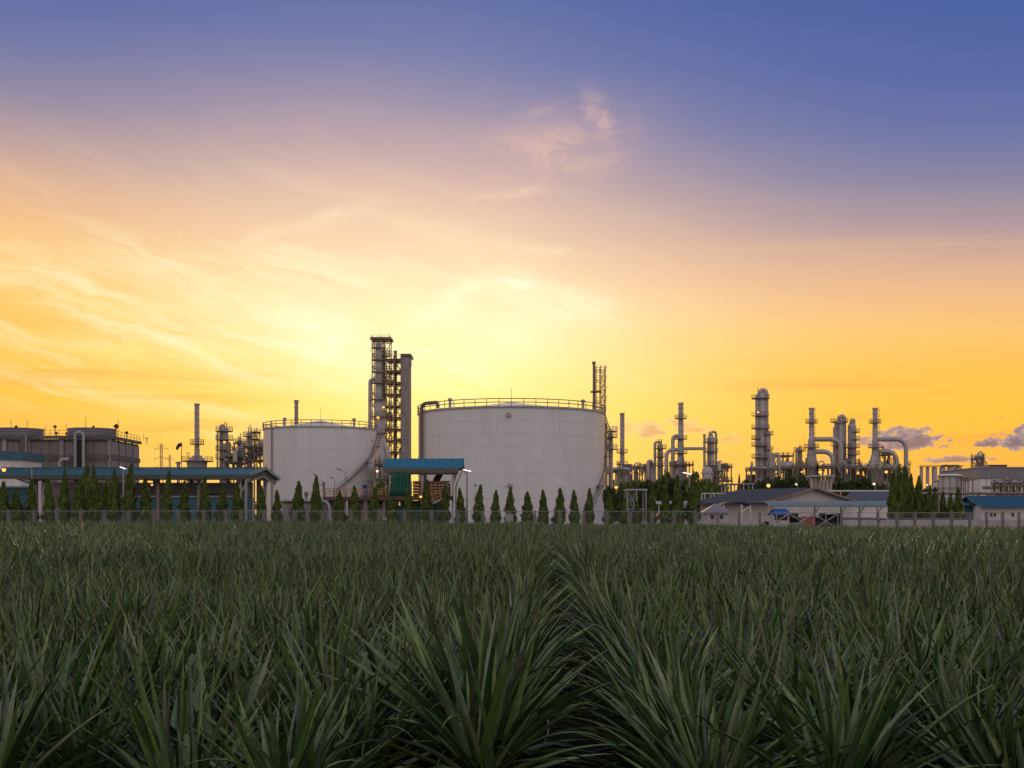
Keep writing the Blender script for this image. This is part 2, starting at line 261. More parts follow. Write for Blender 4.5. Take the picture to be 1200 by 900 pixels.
# ------------------------------------------------------------------ mesh helpers
V3 = lambda *a: np.array(a, float)
class MB:
    def __init__(s): s.v = []; s.f = []; s.smooth = False
    def add(s, vs, fs):
        o = len(s.v); s.v += [tuple(map(float, p)) for p in vs]; s.f += [tuple(i + o for i in f) for f in fs]; return s
    def box(s, x0, x1, y0, y1, z0, z1):
        return s.add([(x0, y0, z0), (x1, y0, z0), (x1, y1, z0), (x0, y1, z0), (x0, y0, z1), (x1, y0, z1), (x1, y1, z1), (x0, y1, z1)],
                     [(0, 3, 2, 1), (4, 5, 6, 7), (0, 1, 5, 4), (1, 2, 6, 5), (2, 3, 7, 6), (3, 0, 4, 7)])
    def beam(s, a, b, w, h=None, up=(0, 0, 1)):
        a = np.array(a, float); b = np.array(b, float); h = h or w; d = b - a; d /= (np.linalg.norm(d) or 1)
        u = np.array(up, float)
        if abs(d @ u) > .95: u = V3(0, 1, 0)
        x = np.cross(d, u); x /= np.linalg.norm(x); y = np.cross(x, d)
        x *= w / 2; y *= h / 2
        return s.add([a - x - y, a + x - y, a + x + y, a - x + y, b - x - y, b + x - y, b + x + y, b - x + y],
                     [(0, 3, 2, 1), (4, 5, 6, 7), (0, 1, 5, 4), (1, 2, 6, 5), (2, 3, 7, 6), (3, 0, 4, 7)])
    def tube(s, pts, r, n=10, cap=True):
        P = [np.array(p, float) for p in pts]; rs = r if isinstance(r, (list, tuple)) else [r] * len(P)
        T = []
        for i in range(len(P)):
            t = P[min(i + 1, len(P) - 1)] - P[max(i - 1, 0)]; T.append(t / (np.linalg.norm(t) or 1))
        u = V3(0, 0, 1) if abs(T[0][2]) < .9 else V3(0, 1, 0)
        x = np.cross(T[0], u); x /= np.linalg.norm(x); vs = []
        for p, t, rr in zip(P, T, rs):
            x = x - t * (x @ t); x /= np.linalg.norm(x); y = np.cross(t, x)
            for k in range(n):
                a = 2 * math.pi * k / n; vs.append(p + (x * math.cos(a) + y * math.sin(a)) * rr)
        fs = []
        for i in range(len(P) - 1):
            for k in range(n):
                k2 = (k + 1) % n; fs.append((i * n + k, i * n + k2, (i + 1) * n + k2, (i + 1) * n + k))
        if cap: fs += [tuple(range(n))[::-1], tuple((len(P) - 1) * n + k for k in range(n))]
        s.smooth = s.smooth or n > 6
        return s.add(vs, fs)
    def lathe(s, cx, cy, prof, n=24, cap=True, a0=0, a1=2 * math.pi):
        full = a1 - a0 > 6.28; m = n if full else n + 1; vs = []; fs = []
        for r, z in prof:
            for k in range(m):
                a = a0 + (a1 - a0) * k / n; vs.append((cx + r * math.cos(a), cy + r * math.sin(a), z))
        for i in range(len(prof) - 1):
            for k in range(n):
                k2 = (k + 1) % m; fs.append((i * m + k, i * m + k2, (i + 1) * m + k2, (i + 1) * m + k))
        if cap and full: fs += [tuple(range(m))[::-1], tuple((len(prof) - 1) * m + k for k in range(m))]
        s.smooth = True
        return s.add(vs, fs)
    def ring(s, cx, cy, z, r0, r1, h, n=20, a0=0, a1=2 * math.pi):
        return s.lathe(cx, cy, [(r0, z), (r1, z), (r1, z + h), (r0, z + h), (r0, z)], n, False, a0, a1)
    def prism(s, poly, axis, d):      # poly: list of 3D points, swept by vector d
        n = len(poly); d = np.array(d, float); P = [np.array(p, float) for p in poly]
        return s.add(P + [p + d for p in P], [tuple(range(n))[::-1], tuple(range(n, 2 * n))] + [(i, (i + 1) % n, n + (i + 1) % n, n + i) for i in range(n)])
    def slab(s, a, b, c, d, t):       # four corners, thickness t downwards
        P = [np.array(p, float) for p in (a, b, c, d)]; q = [p - V3(0, 0, t) for p in P]
        return s.add(P + q, [(0, 1, 2, 3), (7, 6, 5, 4), (0, 4, 5, 1), (1, 5, 6, 2), (2, 6, 7, 3), (3, 7, 4, 0)])
def fillet(pts, rad, n=6):
    P = [np.array(p, float) for p in pts]; out = [P[0]]
    for i in range(1, len(P) - 1):
        a = P[i - 1] - P[i]; b = P[i + 1] - P[i]; la, lb = np.linalg.norm(a), np.linalg.norm(b)
        r = min(rad, la * .49, lb * .49); p0 = P[i] + a / la * r; p2 = P[i] + b / lb * r
        for k in range(n + 1):
            t = k / n; out.append((1 - t) ** 2 * p0 + 2 * t * (1 - t) * (P[i] * .85 + (p0 + p2) * .075) + t * t * p2)
    out.append(P[-1]); return out

def props(o, label=None, cat=None, group=None, kind=None):
    for k, v in (('label', label), ('category', cat), ('group', group), ('kind', kind)):
        if v: o[k] = v
    return o
def mesh_of(name, mb, m, off=(0, 0, 0)):
    me = bpy.data.meshes.new(name); off = np.array(off, float)
    me.from_pydata([tuple(np.array(p) - off) for p in mb.v], [], mb.f)
    if mb.smooth:
        me.polygons.foreach_set('use_smooth', [len(f) == 4 for f in mb.f])
        try: me.set_sharp_from_angle(angle=R(40))
        except Exception: pass
    me.materials.append(m); me.update(); return me
ROOT = {}
def thing(name, label, cat, loc, group=None):
    o = bpy.data.objects.new(name, None); COL.objects.link(o); o.location = loc; o.empty_display_size = .3
    ROOT[o] = np.array(loc, float); return props(o, label, cat, group)
def part(name, mb, m, parent, kind=None, label=None):
    if isinstance(m, str): m = M[m]
    off = ROOT[parent]; o = bpy.data.objects.new(name, mesh_of(name, mb, m, off)); COL.objects.link(o); o.parent = parent
    ROOT[o] = off; return props(o, label, None, None, kind)
def single(name, mb, m, label=None, cat=None, group=None, kind=None, loc=(0, 0, 0)):
    if isinstance(m, str): m = M[m]
    o = bpy.data.objects.new(name, mesh_of(name, mb, m, loc)); COL.objects.link(o); o.location = loc
    return props(o, label, cat, group, kind)
def np_mesh(name, verts, quads=None, tris=None, m=None, smooth=False, along=None):
    me = bpy.data.meshes.new(name); verts = np.asarray(verts, np.float32)
    nq = 0 if quads is None else len(quads); nt = 0 if tris is None else len(tris)
    me.vertices.add(len(verts)); me.vertices.foreach_set('co', verts.ravel())
    li = np.concatenate([np.asarray(x, np.int32).ravel() for x in (quads, tris) if x is not None and len(x)])
    me.loops.add(len(li)); me.loops.foreach_set('vertex_index', li)
    tot = np.concatenate([np.full(nq, 4), np.full(nt, 3)]).astype(np.int32)
    st = np.concatenate([[0], np.cumsum(tot)[:-1]]).astype(np.int32)
    me.polygons.add(nq + nt); me.polygons.foreach_set('loop_start', st); me.polygons.foreach_set('loop_total', tot)
    if smooth: me.polygons.foreach_set('use_smooth', np.ones(nq + nt, bool))
    if along is not None: me.attributes.new('along', 'FLOAT', 'POINT').data.foreach_set('value', np.asarray(along, np.float32))
    me.update(calc_edges=True); me.validate()
    if m: me.materials.append(m)
    return me
def dup(root, loc, rz=0.0, sc=1.0, label=None):
    r = root.copy(); COL.objects.link(r); r.location = loc; r.rotation_euler = (0, 0, rz); r.scale = (sc, sc, sc) if not isinstance(sc, tuple) else sc
    if label: r['label'] = label
    for ch in list(root.children):
        c = ch.copy(); COL.objects.link(c); c.parent = r
        for g in list(ch.children):
            d = g.copy(); COL.objects.link(d); d.parent = c
    return r
ORD = ['leftmost', 'second', 'third', 'fourth', 'fifth', 'sixth', 'seventh', 'eighth', 'ninth', 'tenth', 'eleventh', 'twelfth', 'thirteenth', 'fourteenth', 'fifteenth', 'sixteenth', 'seventeenth', 'eighteenth', 'nineteenth', 'twentieth']

# ------------------------------------------------------------------ ground
b = MB().add([(-4000, -300, 0), (4000, -300, 0), (4000, 7000, 0), (-4000, 7000, 0)], [(0, 1, 2, 3)])
single('ground', b, 'yard', kind='structure')
b = MB().add([(-70, -2, .004), (70, -2, .004), (70, 129.7, .004), (-70, 129.7, .004)], [(0, 1, 2, 3)])
single('field_soil', b, 'soil', kind='structure')

# ------------------------------------------------------------------ storage tanks
def tank(px, D, Rr, H, rise, label, stair, pipes):
    X = px_x(px, D); t = thing('storage_tank', label, 'tank', (X, D, 0))
    P = lambda th, r, z: (X + r * math.sin(th), D - r * math.cos(th), z)
    part('shell', MB().lathe(X, D, [(Rr, 0), (Rr, H)], 128, False), 'tank', t)
    hoops = MB()
    for z in [H * k / 9 for k in range(1, 9)]: hoops.ring(X, D, z, Rr - .02, Rr + .025, .05, 128)
    part('weld_seam', hoops, 'tank', t)
    part('rim', MB().ring(X, D, H - .02, Rr - .3, Rr + .22, .3, 96), 'steel', t)
    part('roof', MB().lathe(X, D, [(Rr - .05, H + .29), (Rr * .6, H + .29 + rise * .33), (Rr * .28, H + .29 + rise * .7), (.8, H + .29 + rise), (0, H + .3 + rise)], 64, False), 'tankroof', t)
    n = int(2 * math.pi * Rr / 2.1); rl = MB()
    for k in range(n):
        a = 2 * math.pi * k / n; p = P(a, Rr + .12, H + .2); rl.beam(p, (p[0], p[1], H + 1.55), .12)
    for z in (H + .9, H + 1.5): rl.tube([P(2 * math.pi * k / 72, Rr + .12, z) for k in range(73)], .075, 4, False)
    part('railing', rl, 'rail', t)
    for a, r in pipes['vents']:
        vt = MB(); x, y, _ = P(a, r, 0); zz = H + .3 + rise * (1 - r / Rr); vt.lathe(x, y, [(.25, zz - .4), (.25, zz + 1.2), (.42, zz + 1.2), (.42, zz + 1.6), (0, zz + 1.75)], 10); part('vent', vt, 'steel', t)
    x, y, _ = P(0, .2, 0); part('lightning_rod', MB().tube([(x, y, H + rise), (x, y, H + rise + 3.0)], .04, 4), 'rail', t)
    # stair curling up round the shell
    st = MB(); rail = MB(); land = MB(); pts = []
    for (t0, z0), (t1, z1) in zip(stair[:-1], stair[1:]):
        m = max(3, int((z1 - z0) / .42))
        for k in range(m): pts.append((R(t0 + (t1 - t0) * k / m), z0 + (z1 - z0) * k / m))
    for off, dz in ((.95, 0), (.95, .55), (.95, 1.1)):
        rail.tube([P(a, Rr + off, z + dz) for a, z in pts], .05 if dz else .1, 4)
    for a, z in pts[::4]: rail.beam(P(a, Rr + .95, z), P(a, Rr + .95, z + 1.1), .07)
    s = part('stair', MB().tube([P(a, Rr + .1, z) for a, z in pts], .12, 4), 'rail', t)
    for a, z in pts: part('tread', MB().beam(P(a, Rr + .08, z), P(a, Rr + .95, z), .3, .06), 'rail', s)
    for a, z in stair[1:-1]:
        a = R(a); land = MB().slab(P(a - .05, Rr + .05, z), P(a - .05, Rr + 1.5, z), P(a + .07, Rr + 1.5, z), P(a + .07, Rr + .05, z), .12); part('landing', land, 'dsteel', s)
    part('stair_railing', rail, 'rail', s)
    for nm, path, r, mt in pipes['lines']:
        part(nm, MB().tube(fillet([P(R(a), rr, z) for a, rr, z in path], 1.2), r, 10), mt, t)
    for a, z, r in pipes.get('boxes', []):
        x, y, _ = P(R(a), Rr + .1, z); part('nozzle', MB().tube([P(R(a), Rr - .1, z), P(R(a), Rr + .4, z)], r, 12), 'steel', t)
    return t, X
big, XB = tank(599.3, 230, 17.25, 20.4, 2.1, 'larger white cylindrical storage tank with a ringed railing and low conical roof', [(46, .4), (48.5, 1.8), (65, 7.2), (90, 12.9), (128, 20.6)],
    dict(vents=[(-.9, 14), (1.1, 14.5)], lines=[('overflow_pipe', [(-66, 17.75, 0), (-66, 17.75, 21.9), (-52, 16.6, 21.9), (-52, 16.6, 20.9)], .34, 'dsteel')], boxes=[(-1.5, 19.1, .42), (-1.5, 7.0, .34), (-.2, 7.0, .28)]))
small, XS = tank(375.5, 272, 12.3, 20.4, 1.9, 'smaller white storage tank with a stair curling up its right side', [(24, 7.1), (60, 13.2), (78, 16.9), (96, 20.5)],
    dict(vents=[(-.7, 10), (.9, 10.5)], lines=[('downpipe', [(-46, 12.55, 0), (-46, 12.55, 21.9)], .13, 'rail')]))

# ------------------------------------------------------------------ refinery pieces
def platform(t, x, y, z, r, w=1.1, a0=0, a1=2 * math.pi, m='dsteel'):
    pl = MB().ring(x, y, z, r + .02, r + w, .22, 20, a0, a1)
    p = part('platform', pl, m, t); rl = MB(); n = max(6, int(10 * (a1 - a0) / 6.28))
    for k in range(n + 1):
        a = a0 + (a1 - a0) * k / n; rl.beam((x + (r + w - .06) * math.cos(a), y + (r + w - .06) * math.sin(a), z + .2), (x + (r + w - .06) * math.cos(a), y + (r + w - .06) * math.sin(a), z + 1.35), .08)
    for dz in (.75, 1.3): rl.tube([(x + (r + w - .06) * math.cos(a0 + (a1 - a0) * k / 24), y + (r + w - .06) * math.sin(a0 + (a1 - a0) * k / 24), z + dz) for k in range(25)], .05, 4, False)
    part('railing', rl, 'rail', p); return p
def ladder(t, x, y, z0, z1):
    l = MB(); l.beam((x - .3, y, z0), (x - .3, y, z1), .09); l.beam((x + .3, y, z0), (x + .3, y, z1), .09)
    z = z0 + .3
    while z < z1: l.beam((x - .3, y, z), (x + .3, y, z), .07); z += .7
    z = z0 + 2
    while z < z1: l.tube([(x - .4, y, z), (x - .35, y - .6, z), (x + .35, y - .6, z), (x + .4, y, z)], .05, 4); z += 1.8
    return part('ladder', l, 'rail', t)
def vessel(label, px0, px1, ytop, ybot, D, plats=(), arch=None, name='process_column', sidepipe=None, m='pale', skirt=True, lad=True):
    x0, x1 = px_x(px0, D), px_x(px1, D); X = (x0 + x1) / 2; r = (x1 - x0) / 2; z1 = px_z(ytop, D)
    t = thing(name, label, 'column', (X, D, 0))
    dome = [(r * math.cos(a), z1 - r * .55 + r * .55 * math.sin(a)) for a in [0, .3, .6, .9, 1.2, 1.45]]
    part('shell', MB().lathe(X, D, [(r * 1.06, 0), (r, 3)] + dome, 28), m, t)
    bd = MB(); z = 4.0
    while z < z1 - r: bd.ring(X, D, z, r - .05, r + .07, .22, 28); z += random.uniform(2.2, 3.6)
    part('stiffener_band', bd, 'steel', t)
    for q in plats:
        yy, a0, a1 = (q, 0, 2 * math.pi) if not isinstance(q, tuple) else (q[0], R(q[1]), R(q[2]))
        platform(t, X, D, px_z(yy, D), r, 1.2, a0, a1)
    if lad: ladder(t, X - r * .5, D - r * .87 - .35, 2, z1 - .5)
    if arch:
        ax, ay, ar = arch       # overhead line: up out of the dome, over and down the side
        xa = px_x(ax, D); za = px_z(ay, D)
        part('overhead_pipe', MB().tube(fillet([(X, D - .1, z1 - .3), (X, D - .1, za), (xa, D - .2, za), (xa, D - .2, 6)], abs(xa - X) * .5), ar, 10), 'steel', t)
    if sidepipe:
        for (sx, yt, yb, sr) in sidepipe:
            xx = px_x(sx, D); part('pipe', MB().tube(fillet([(X, D - r * .6, px_z(yt, D)), (xx, D - r - .4, px_z(yt, D)), (xx, D - r - .4, px_z(yb, D))], 1.0), sr, 10), 'steel', t)
    fl = MB(); a = random.uniform(0, 6)
    for k in range(4):
        aa = a + k * 1.6; x, y = X + r * .6 * math.cos(aa), D + r * .6 * math.sin(aa); fl.tube([(x, y, z1 - .5), (x, y, z1 + random.uniform(.6, 2.0))], .12, 6)
    part('nozzle', fl, 'dsteel', t)
    return t
def chimney(label, px, D, prof, plats=(), strakes=None, base=None, ducts=(), m='pale', name='flue_stack'):
    X = px_x(px, D); t = thing(name, label, 'chimney', (X, D, 0)); k = D / F
    pr = [(w / 2 * k, px_z(y, D)) for y, w in prof][::-1]
    part('shell', MB().lathe(X, D, [(pr[0][0], 0)] + pr + [(pr[-1][0] * .8, pr[-1][1]), (pr[-1][0] * .8, pr[-1][1] - 1.5)], 28, False), m, t)
    bd = MB()
    zt = pr[-1][1]; z = pr[0][1]
    def rad(z):
        for (r0, z0), (r1, z1) in zip(pr[:-1], pr[1:]):
            if z0 <= z <= z1: return r0 + (r1 - r0) * (z - z0) / max(1e-6, z1 - z0)
        return pr[-1][0]
    while z < zt:
        bd.ring(X, D, z, rad(z) - .05, rad(z) + .1, .25, 28); z += strakes or 2.8
    bd.ring(X, D, zt - .5, pr[-1][0] - .05, pr[-1][0] + .18, .5, 28)
    part('stiffener_band', bd, 'steel', t)
    for y in plats: z = px_z(y, D); platform(t, X, D, z, rad(z), 1.2)
    ladder(t, X + pr[-1][0] * .4, D - pr[0][0] * .5 - pr[-1][0] - .4, 2, zt)
    for pts, r in ducts:
        P = [(px_x(a, D), D - (q if len(z_) else 0), px_z(b_, D)) for (a, b_, *z_) in pts for q in [z_[0] if z_ else 0]]
        du = part('duct', MB().tube(fillet(P, 3.2, 8), r, 16), m, t)
        jb = MB()
        for p0, p1 in zip(P[:-1], P[1:]):
            p0 = np.array(p0); p1 = np.array(p1); L = np.linalg.norm(p1 - p0); n = int(L / 4); d = (p1 - p0) / L
            for i in range(1, n + 1):
                c = p0 + d * L * i / (n + 1); jb.tube([c - d * .12, c + d * .12], r + .09, 16)
        part('flange', jb, 'steel', du)
    return t
def frame(name, label, cat, px0, px1, ytop, ybot, D, dep, lev, bays=1, m='dsteel', brace=True, rails=True, extra=None, bt=.35, deck=True):
    x0, x1 = px_x(px0, D), px_x(px1, D); z1 = px_z(ytop, D); z0 = max(0, px_z(ybot, D)) if ybot < 604 else 0
    t = thing(name, label, cat, ((x0 + x1) / 2, D + dep / 2, 0))
    xs = [x0 + (x1 - x0) * k / bays for k in range(bays + 1)]; ys = [D, D + dep]; zs = [z1 - (z1 - z0) * k / lev for k in range(lev)]
    for x in xs:
        for y in ys: part('post', MB().beam((x, y, 0), (x, y, z1 + (1.2 if rails else 0)), bt), m, t)
    for i, z in enumerate(zs):
        bm = MB()
        for y in ys: bm.beam((x0 - bt, y, z), (x1 + bt, y, z), bt * .8)
        for x in xs: bm.beam((x, D - bt, z + .004), (x, D + dep + bt, z + .004), bt * .7)
        p = part('beam', bm, m, t)
        if deck: part('deck', MB().box(x0 - .4, x1 + .4, D - .4, D + dep + .4, z + .2, z + .32), 'dsteel', p)
        if rails:
            rl = MB()
            for y in (D - .3, D + dep + .3):
                for dz in (.8, 1.3): rl.beam((x0 - .3, y, z + dz), (x1 + .3, y, z + dz), .07)
                for k in range(int((x1 - x0) / 1.6) + 2): xx = x0 - .3 + (x1 - x0 + .6) * k / (int((x1 - x0) / 1.6) + 1); rl.beam((xx, y, z + .3), (xx, y, z + 1.3), .06)
            part('railing', rl, 'rail', p)
    if brace:
        br = MB(); zz = zs + [z0]
        for i in range(lev):
            k = random.randrange(bays); a, b_ = xs[k], xs[k + 1]
            for y in ys:
                br.beam((a, y, zz[i + 1]), (b_, y, zz[i]), bt * .5); 
                if (x1 - x0) / bays < 6: br.beam((b_, y + .05, zz[i + 1]), (a, y + .05, zz[i]), bt * .5)
        part('brace', br, m, t)
    return t, x0, x1, z0, z1, zs
def clutter(t, x0, x1, y0, y1, zs, n, big=1.0):
    """vessels, valves and short lines standing on the decks of a frame"""
    for k in range(n):
        z = random.choice(zs) + .33; x = random.uniform(x0, x1); y = random.uniform(y0, y1); q = random.random(); r = random.uniform(.3, .85) * big
        if q < .35:
            L = random.uniform(2, 4) * big; part('drum', MB().lathe(0, 0, [(0, 0)], 3, False) if False else MB().tube([(x - L / 2 - .3 * r, y, z + r), (x - L / 2, y, z + r), (x + L / 2, y, z + r), (x + L / 2 + .3 * r, y, z + r)], [r * .55, r, r, r * .55], 14), random.choice(['pale', 'steel', 'dsteel']), t)
        elif q < .6:
            h = random.uniform(1.5, 3.6) * big; part('drum', MB().lathe(x, y, [(r * .8, z), (r * .8, z + h), (r * .4, z + h + .5)], 14), random.choice(['pale', 'steel', 'dsteel']), t)
        else:
            h = random.uniform(1, 3.4) * big; dx = random.uniform(-4, 4) * big; part('pipe', MB().tube(fillet([(x, y, z - 1.5), (x, y, z + h), (x + dx, y, z + h), (x + dx, y, z - 1.5)], .7, 4), random.uniform(.12, .28) * min(1, big), 8), random.choice(['pale', 'steel', 'dsteel']), t)
def rack(label, px0, px1, ytop, D, dep=6, lev=2, bays=4, npipe=5, ncl=8, big=1.0, name='pipe_rack'):
    t, x0, x1, z0, z1, zs = frame(name, label, 'pipe rack', px0, px1, ytop, 606, D, dep, lev, bays, 'dsteel', True, True, bt=.4, deck=False)
    for z in zs:
        for k in range(npipe):
            y = D + .5 + (dep - 1) * k / max(1, npipe - 1); r = random.uniform(.12, .3)
            part('pipe', MB().tube([(x0 - random.uniform(0, 1.5), y, z + .35 + r), (x1 + random.uniform(0, 1.5), y, z + .35 + r)], r, 8), random.choice(['pale', 'steel', 'galv', 'rail']), t)
    x = x0
    while x < x1 - 1:
        w = random.uniform(1.6, 4.2); h = random.uniform(.55, 1.0) * z1; y = D + dep + random.uniform(.5, 4)
        if random.random() < .45: part('drum', MB().lathe(x + w / 2, y, [(w * .32, 0), (w * .32, h), (w * .2, h + .5), (.05, h + .8)], 16), random.choice(['pale', 'steel']), t)
        else:
            e = MB().box(x, x + w, y, y + 3, 0, h); e.box(x + .2, x + w - .2, y - .06, y - .004, h * .35, h * .38).box(x + .2, x + w - .2, y - .06, y - .004, h * .68, h * .71).box(x + .1, x + w - .1, y + .1, y + 2.9, h + .002, h + .25)
            part('equipment_housing', e, random.choice(['steel', 'dsteel', 'dconcrete']), t)
        x += w * random.uniform(.7, 1.05)
    clutter(t, x0, x1, D - 1.5, D + dep, zs, ncl, big); return t

# --- left group
D = 330
t = chimney('tall slim flue stack standing on a wide round hopper above the blue-roofed shed', 231, D, [(473, 5), (521, 5.6), (534, 6.4), (535.5, 12), (541, 24), (549, 22)], plats=(521,), strakes=1.6)
platform(t, px_x(231, D), D, px_z(541, D), 2.7, 1.5); ladder(t, px_x(224, D), D - 3, 0, px_z(530, D))
vessel('ringed process column left of the smaller tank, with a domed collar on top', 257.8, 267.6, 500, 548, D + 5, (506, 516, 528, (538, 150, 330)), arch=(258.5, 498.5, .3), sidepipe=[(256.5, 505, 560, .25)])
vessel('short slim column between the domed column and the scaffold frame', 278.2, 284, 515, 548, D + 8, (520, 540), sidepipe=[(275.5, 519, 560, .25)])
t, x0, x1, z0, z1, zs = frame('process_structure', 'open steel frame with crossed braces beside the smaller tank', 'steel frame', 287, 309, 524, 548, D, 8, 3, 2)
clutter(t, x0, x1, D, D + 8, zs, 10)
vessel('dark drum-topped column rising through the steel frame by the smaller tank', 289.6, 294.6, 506, 548, D + 3, (512, 523), m='steel')
t, x0, x1, z0, z1, zs = frame('process_structure', 'small railed platform on top of the braced steel frame', 'steel frame', 295, 301, 507, 524, D + 4, 4, 2, 1, bt=.22)
t, x0, x1, z0, z1, zs = frame('process_structure', 'low frame of drums between two slim columns left of smaller tank', 'steel frame', 268, 287, 537, 549, D + 2, 6, 2, 2); clutter(t, x0, x1, D, D + 6, zs, 12)
chimney('small round vent stack left of the wide hopper', 209, D + 20, [(541, 5), (543, 3.6), (552, 3.6)])
chimney('slim flue stack rising behind the smaller tank', 347.3, 345, [(469, 4.2), (500, 4.6), (560, 4.8)], strakes=1.5)
# windsock
X = px_x(212.5, D); t = thing('windsock', 'drooping windsock on a thin mast near the tall flue stack', 'windsock', (X, D, 0))
part('mast', MB().tube([(X, D, 0), (X, D, px_z(519.5, D))], .1, 6), 'rail', t)
part('sock', MB().tube([(X + .1, D, px_z(521, D)), (X - .5, D, px_z(521.3, D)), (X - 1.0, D, px_z(524, D)), (X - 1.2, D, px_z(527, D))], [.55, .5, .4, .3], 10), 'black', t)

# lattice pylons far away
def pylon(px, ytop, D, w, label):
    X = px_x(px, D); zt = px_z(ytop, D); t = thing('power_pylon', label, 'pylon', (X, D, 0), 'power pylons on the horizon')
    def hw(z): return (w * .5) * (1 - .82 * min(1, z / (zt * .62))) if z < zt * .62 else w * .09
    lg = MB(); br = MB(); N = 14
    for k in range(N):
        z0, z1 = zt * k / N, zt * (k + 1) / N; a, b_ = hw(z0), hw(z1)
        for sx in (-1, 1):
            for sy in (-1, 1): lg.beam((X + sx * a, D + sy * a, z0), (X + sx * b_, D + sy * b_, z1), .24)
        for sy in (-1, 1): br.beam((X - a, D + sy * a, z0), (X + b_, D + sy * b_, z1), .13); br.beam((X + a, D + sy * a, z0), (X - b_, D + sy * b_, z1), .13)
    part('leg', lg, 'dsteel', t); part('brace', br, 'dsteel', t)
    for f in (.68, .8, .93):
        a = MB(); z = zt * f; L = w * .62
        for s in (-1, 1):
            a.beam((X, D, z), (X + s * L, D, z + .2), .22); a.beam((X, D, z + 2.2), (X + s * L, D, z + .2), .18); a.beam((X + s * L, D, z), (X + s * L, D, z - 2.2), .2)
        part('cross_arm', a, 'dsteel', t)
pylon(189, 520, 1000, 9, 'lattice power pylon, the nearer and taller of two left of the flue stack')
pylon(199, 533, 1350, 9, 'fainter distant power pylon, the shorter of two left of the flue stack')

# --- tall process tower between the tanks
D = 300
t, x0, x1, z0, z1, zs = frame('tower_scaffold', 'tallest lattice stair tower wrapped round the column between the tanks', 'steel tower', 436.2, 456.2, 399, 604, D, 5, 14, 2, bt=.2, deck=False, m='lattice')
part('top_deck', MB().box(x0 - .5, x1 + .5, D - .5, D + 5.5, z1 + .3, z1 + .75), 'dsteel', t)
clutter(t, x0 + 2, x1, D, D + 5, zs[8:], 10, .45)
t2, a0, a1, _, _, zs2 = frame('tower_scaffold', 'broad platform tower stacked with drums and pipes left of the tall grey slab', 'steel tower', 453, 470, 422, 604, D + 1, 7, 14, 2, bt=.26, m='lattice')
clutter(t2, a0, a1, D, D + 7, zs2[3:], 22, .4); clutter(t2, a0 - 1, a1, D, D + 5, zs2[7:], 12, .5)
vessel('slim dark column behind the flared one inside the tallest lattice tower', 447.5, 452, 409, 604, D + 2.4, (418, 446, 478, 505), m='dsteel')
X = px_x(442, D); t = thing('process_column', 'slender grey column with a flared foot standing before the lattice tower', 'column', (X + .6, D - 2.4, 0))
part('shell', MB().lathe(X + .6, D - 2.4, [(2.7, 0), (2.7, 9), (2.4, 13), (1.4, 17.5), (1.15, 21), (1.0, px_z(472, D)), (.8, px_z(466, D)), (.78, px_z(404, D)), (.4, px_z(402.6, D))], 24), 'steel', t)
for y in (410, 424, 438, 451, 470, 490, 509): platform(t, X + .6, D - 2.4, px_z(y, D), .8 if y < 466 else 1.1, .9, R(150), R(390))
part('pipe', MB().tube(fillet([(X, D - 2.5, px_z(446, D)), (px_x(435, D), D - 2.5, px_z(446, D)), (px_x(434, D), D - 2.5, 2)], 1.5), .42, 10), 'steel', t)
part('pipe', MB().tube(fillet([(px_x(449, D), D - 2.0, px_z(470, D)), (px_x(449, D), D - 2.0, px_z(518, D)), (px_x(455, D), D - 2.0, px_z(528, D)), (px_x(455, D), D - 2.0, 2)], 2.5), .75, 12), 'pale', t)
# slab
xa, xb = px_x(470.3, D), px_x(479.2, D)
t = thing('concrete_core', 'tall plain grey slab shaft on the right of the process tower', 'shaft', ((xa + xb) / 2, D + 3, 0))
for k in range(12):
    zt = px_z(417.5, D); part('panel', MB().box(xa, xb, D, D + 7, zt * k / 12 + .04, zt * (k + 1) / 12), 'concrete', t)
part('cap', MB().box(xa - .2, xb + .5, D - .3, D + 7.3, zt, zt + .6), 'dconcrete', t); part('side_duct', MB().box(xb + .02, xb + .45, D + 1, D + 3, zt - 2, zt - .1), 'steel', t)
chimney('thin exhaust pipe poking above the platforms left of the grey slab', 463.4, D + 5, [(411, 2.4), (470, 2.6), (560, 2.8)], strakes=4)
t, x0, x1, z0, z1, zs = frame('process_structure', 'low cluttered frame between smaller tank and blue-roofed shelter', 'steel frame', 440, 470, 545, 604, 262, 8, 4, 3); clutter(t, x0, x1, 261, 269, zs, 26, .5)

# --- flare tower right of the big tank
D = 320
X = px_x(696, D); t = thing('flare_stack', 'thin flare pipe with a short cross arm above the large tank', 'flare stack', (X, D, 0))
part('pipe', MB().tube([(X, D, 0), (X, D, px_z(424.5, D))], .33, 10), 'dsteel', t); part('tip', MB().lathe(X, D, [(.33, px_z(427, D)), (.5, px_z(426.5, D)), (.5, px_z(424, D)), (.3, px_z(423.6, D))], 10), 'rail', t)
part('cross_arm', MB().box(px_x(692, D), px_x(704, D), D - .8, D + .8, px_z(460, D), px_z(458.4, D)), 'red', t)
t, x0, x1, z0, z1, zs = frame('flare_derrick', 'open lattice derrick carrying the flare pipe at right of the large tank', 'derrick', 698.6, 709.6, 434, 604, D, 4, 15, 2, bt=.22, deck=False, m='lattice')
vessel('column with a leaning boom just right of the large tank', 712.8, 718.4, 508, 560, D + 6, (506, 513, 527), sidepipe=[(710.5, 515, 575, .3)], m='steel')
t = thing('lattice_boom', 'slanting lattice boom between the derrick and the column right of tank', 'boom', (px_x(711, D), D, 0)); bm = MB()
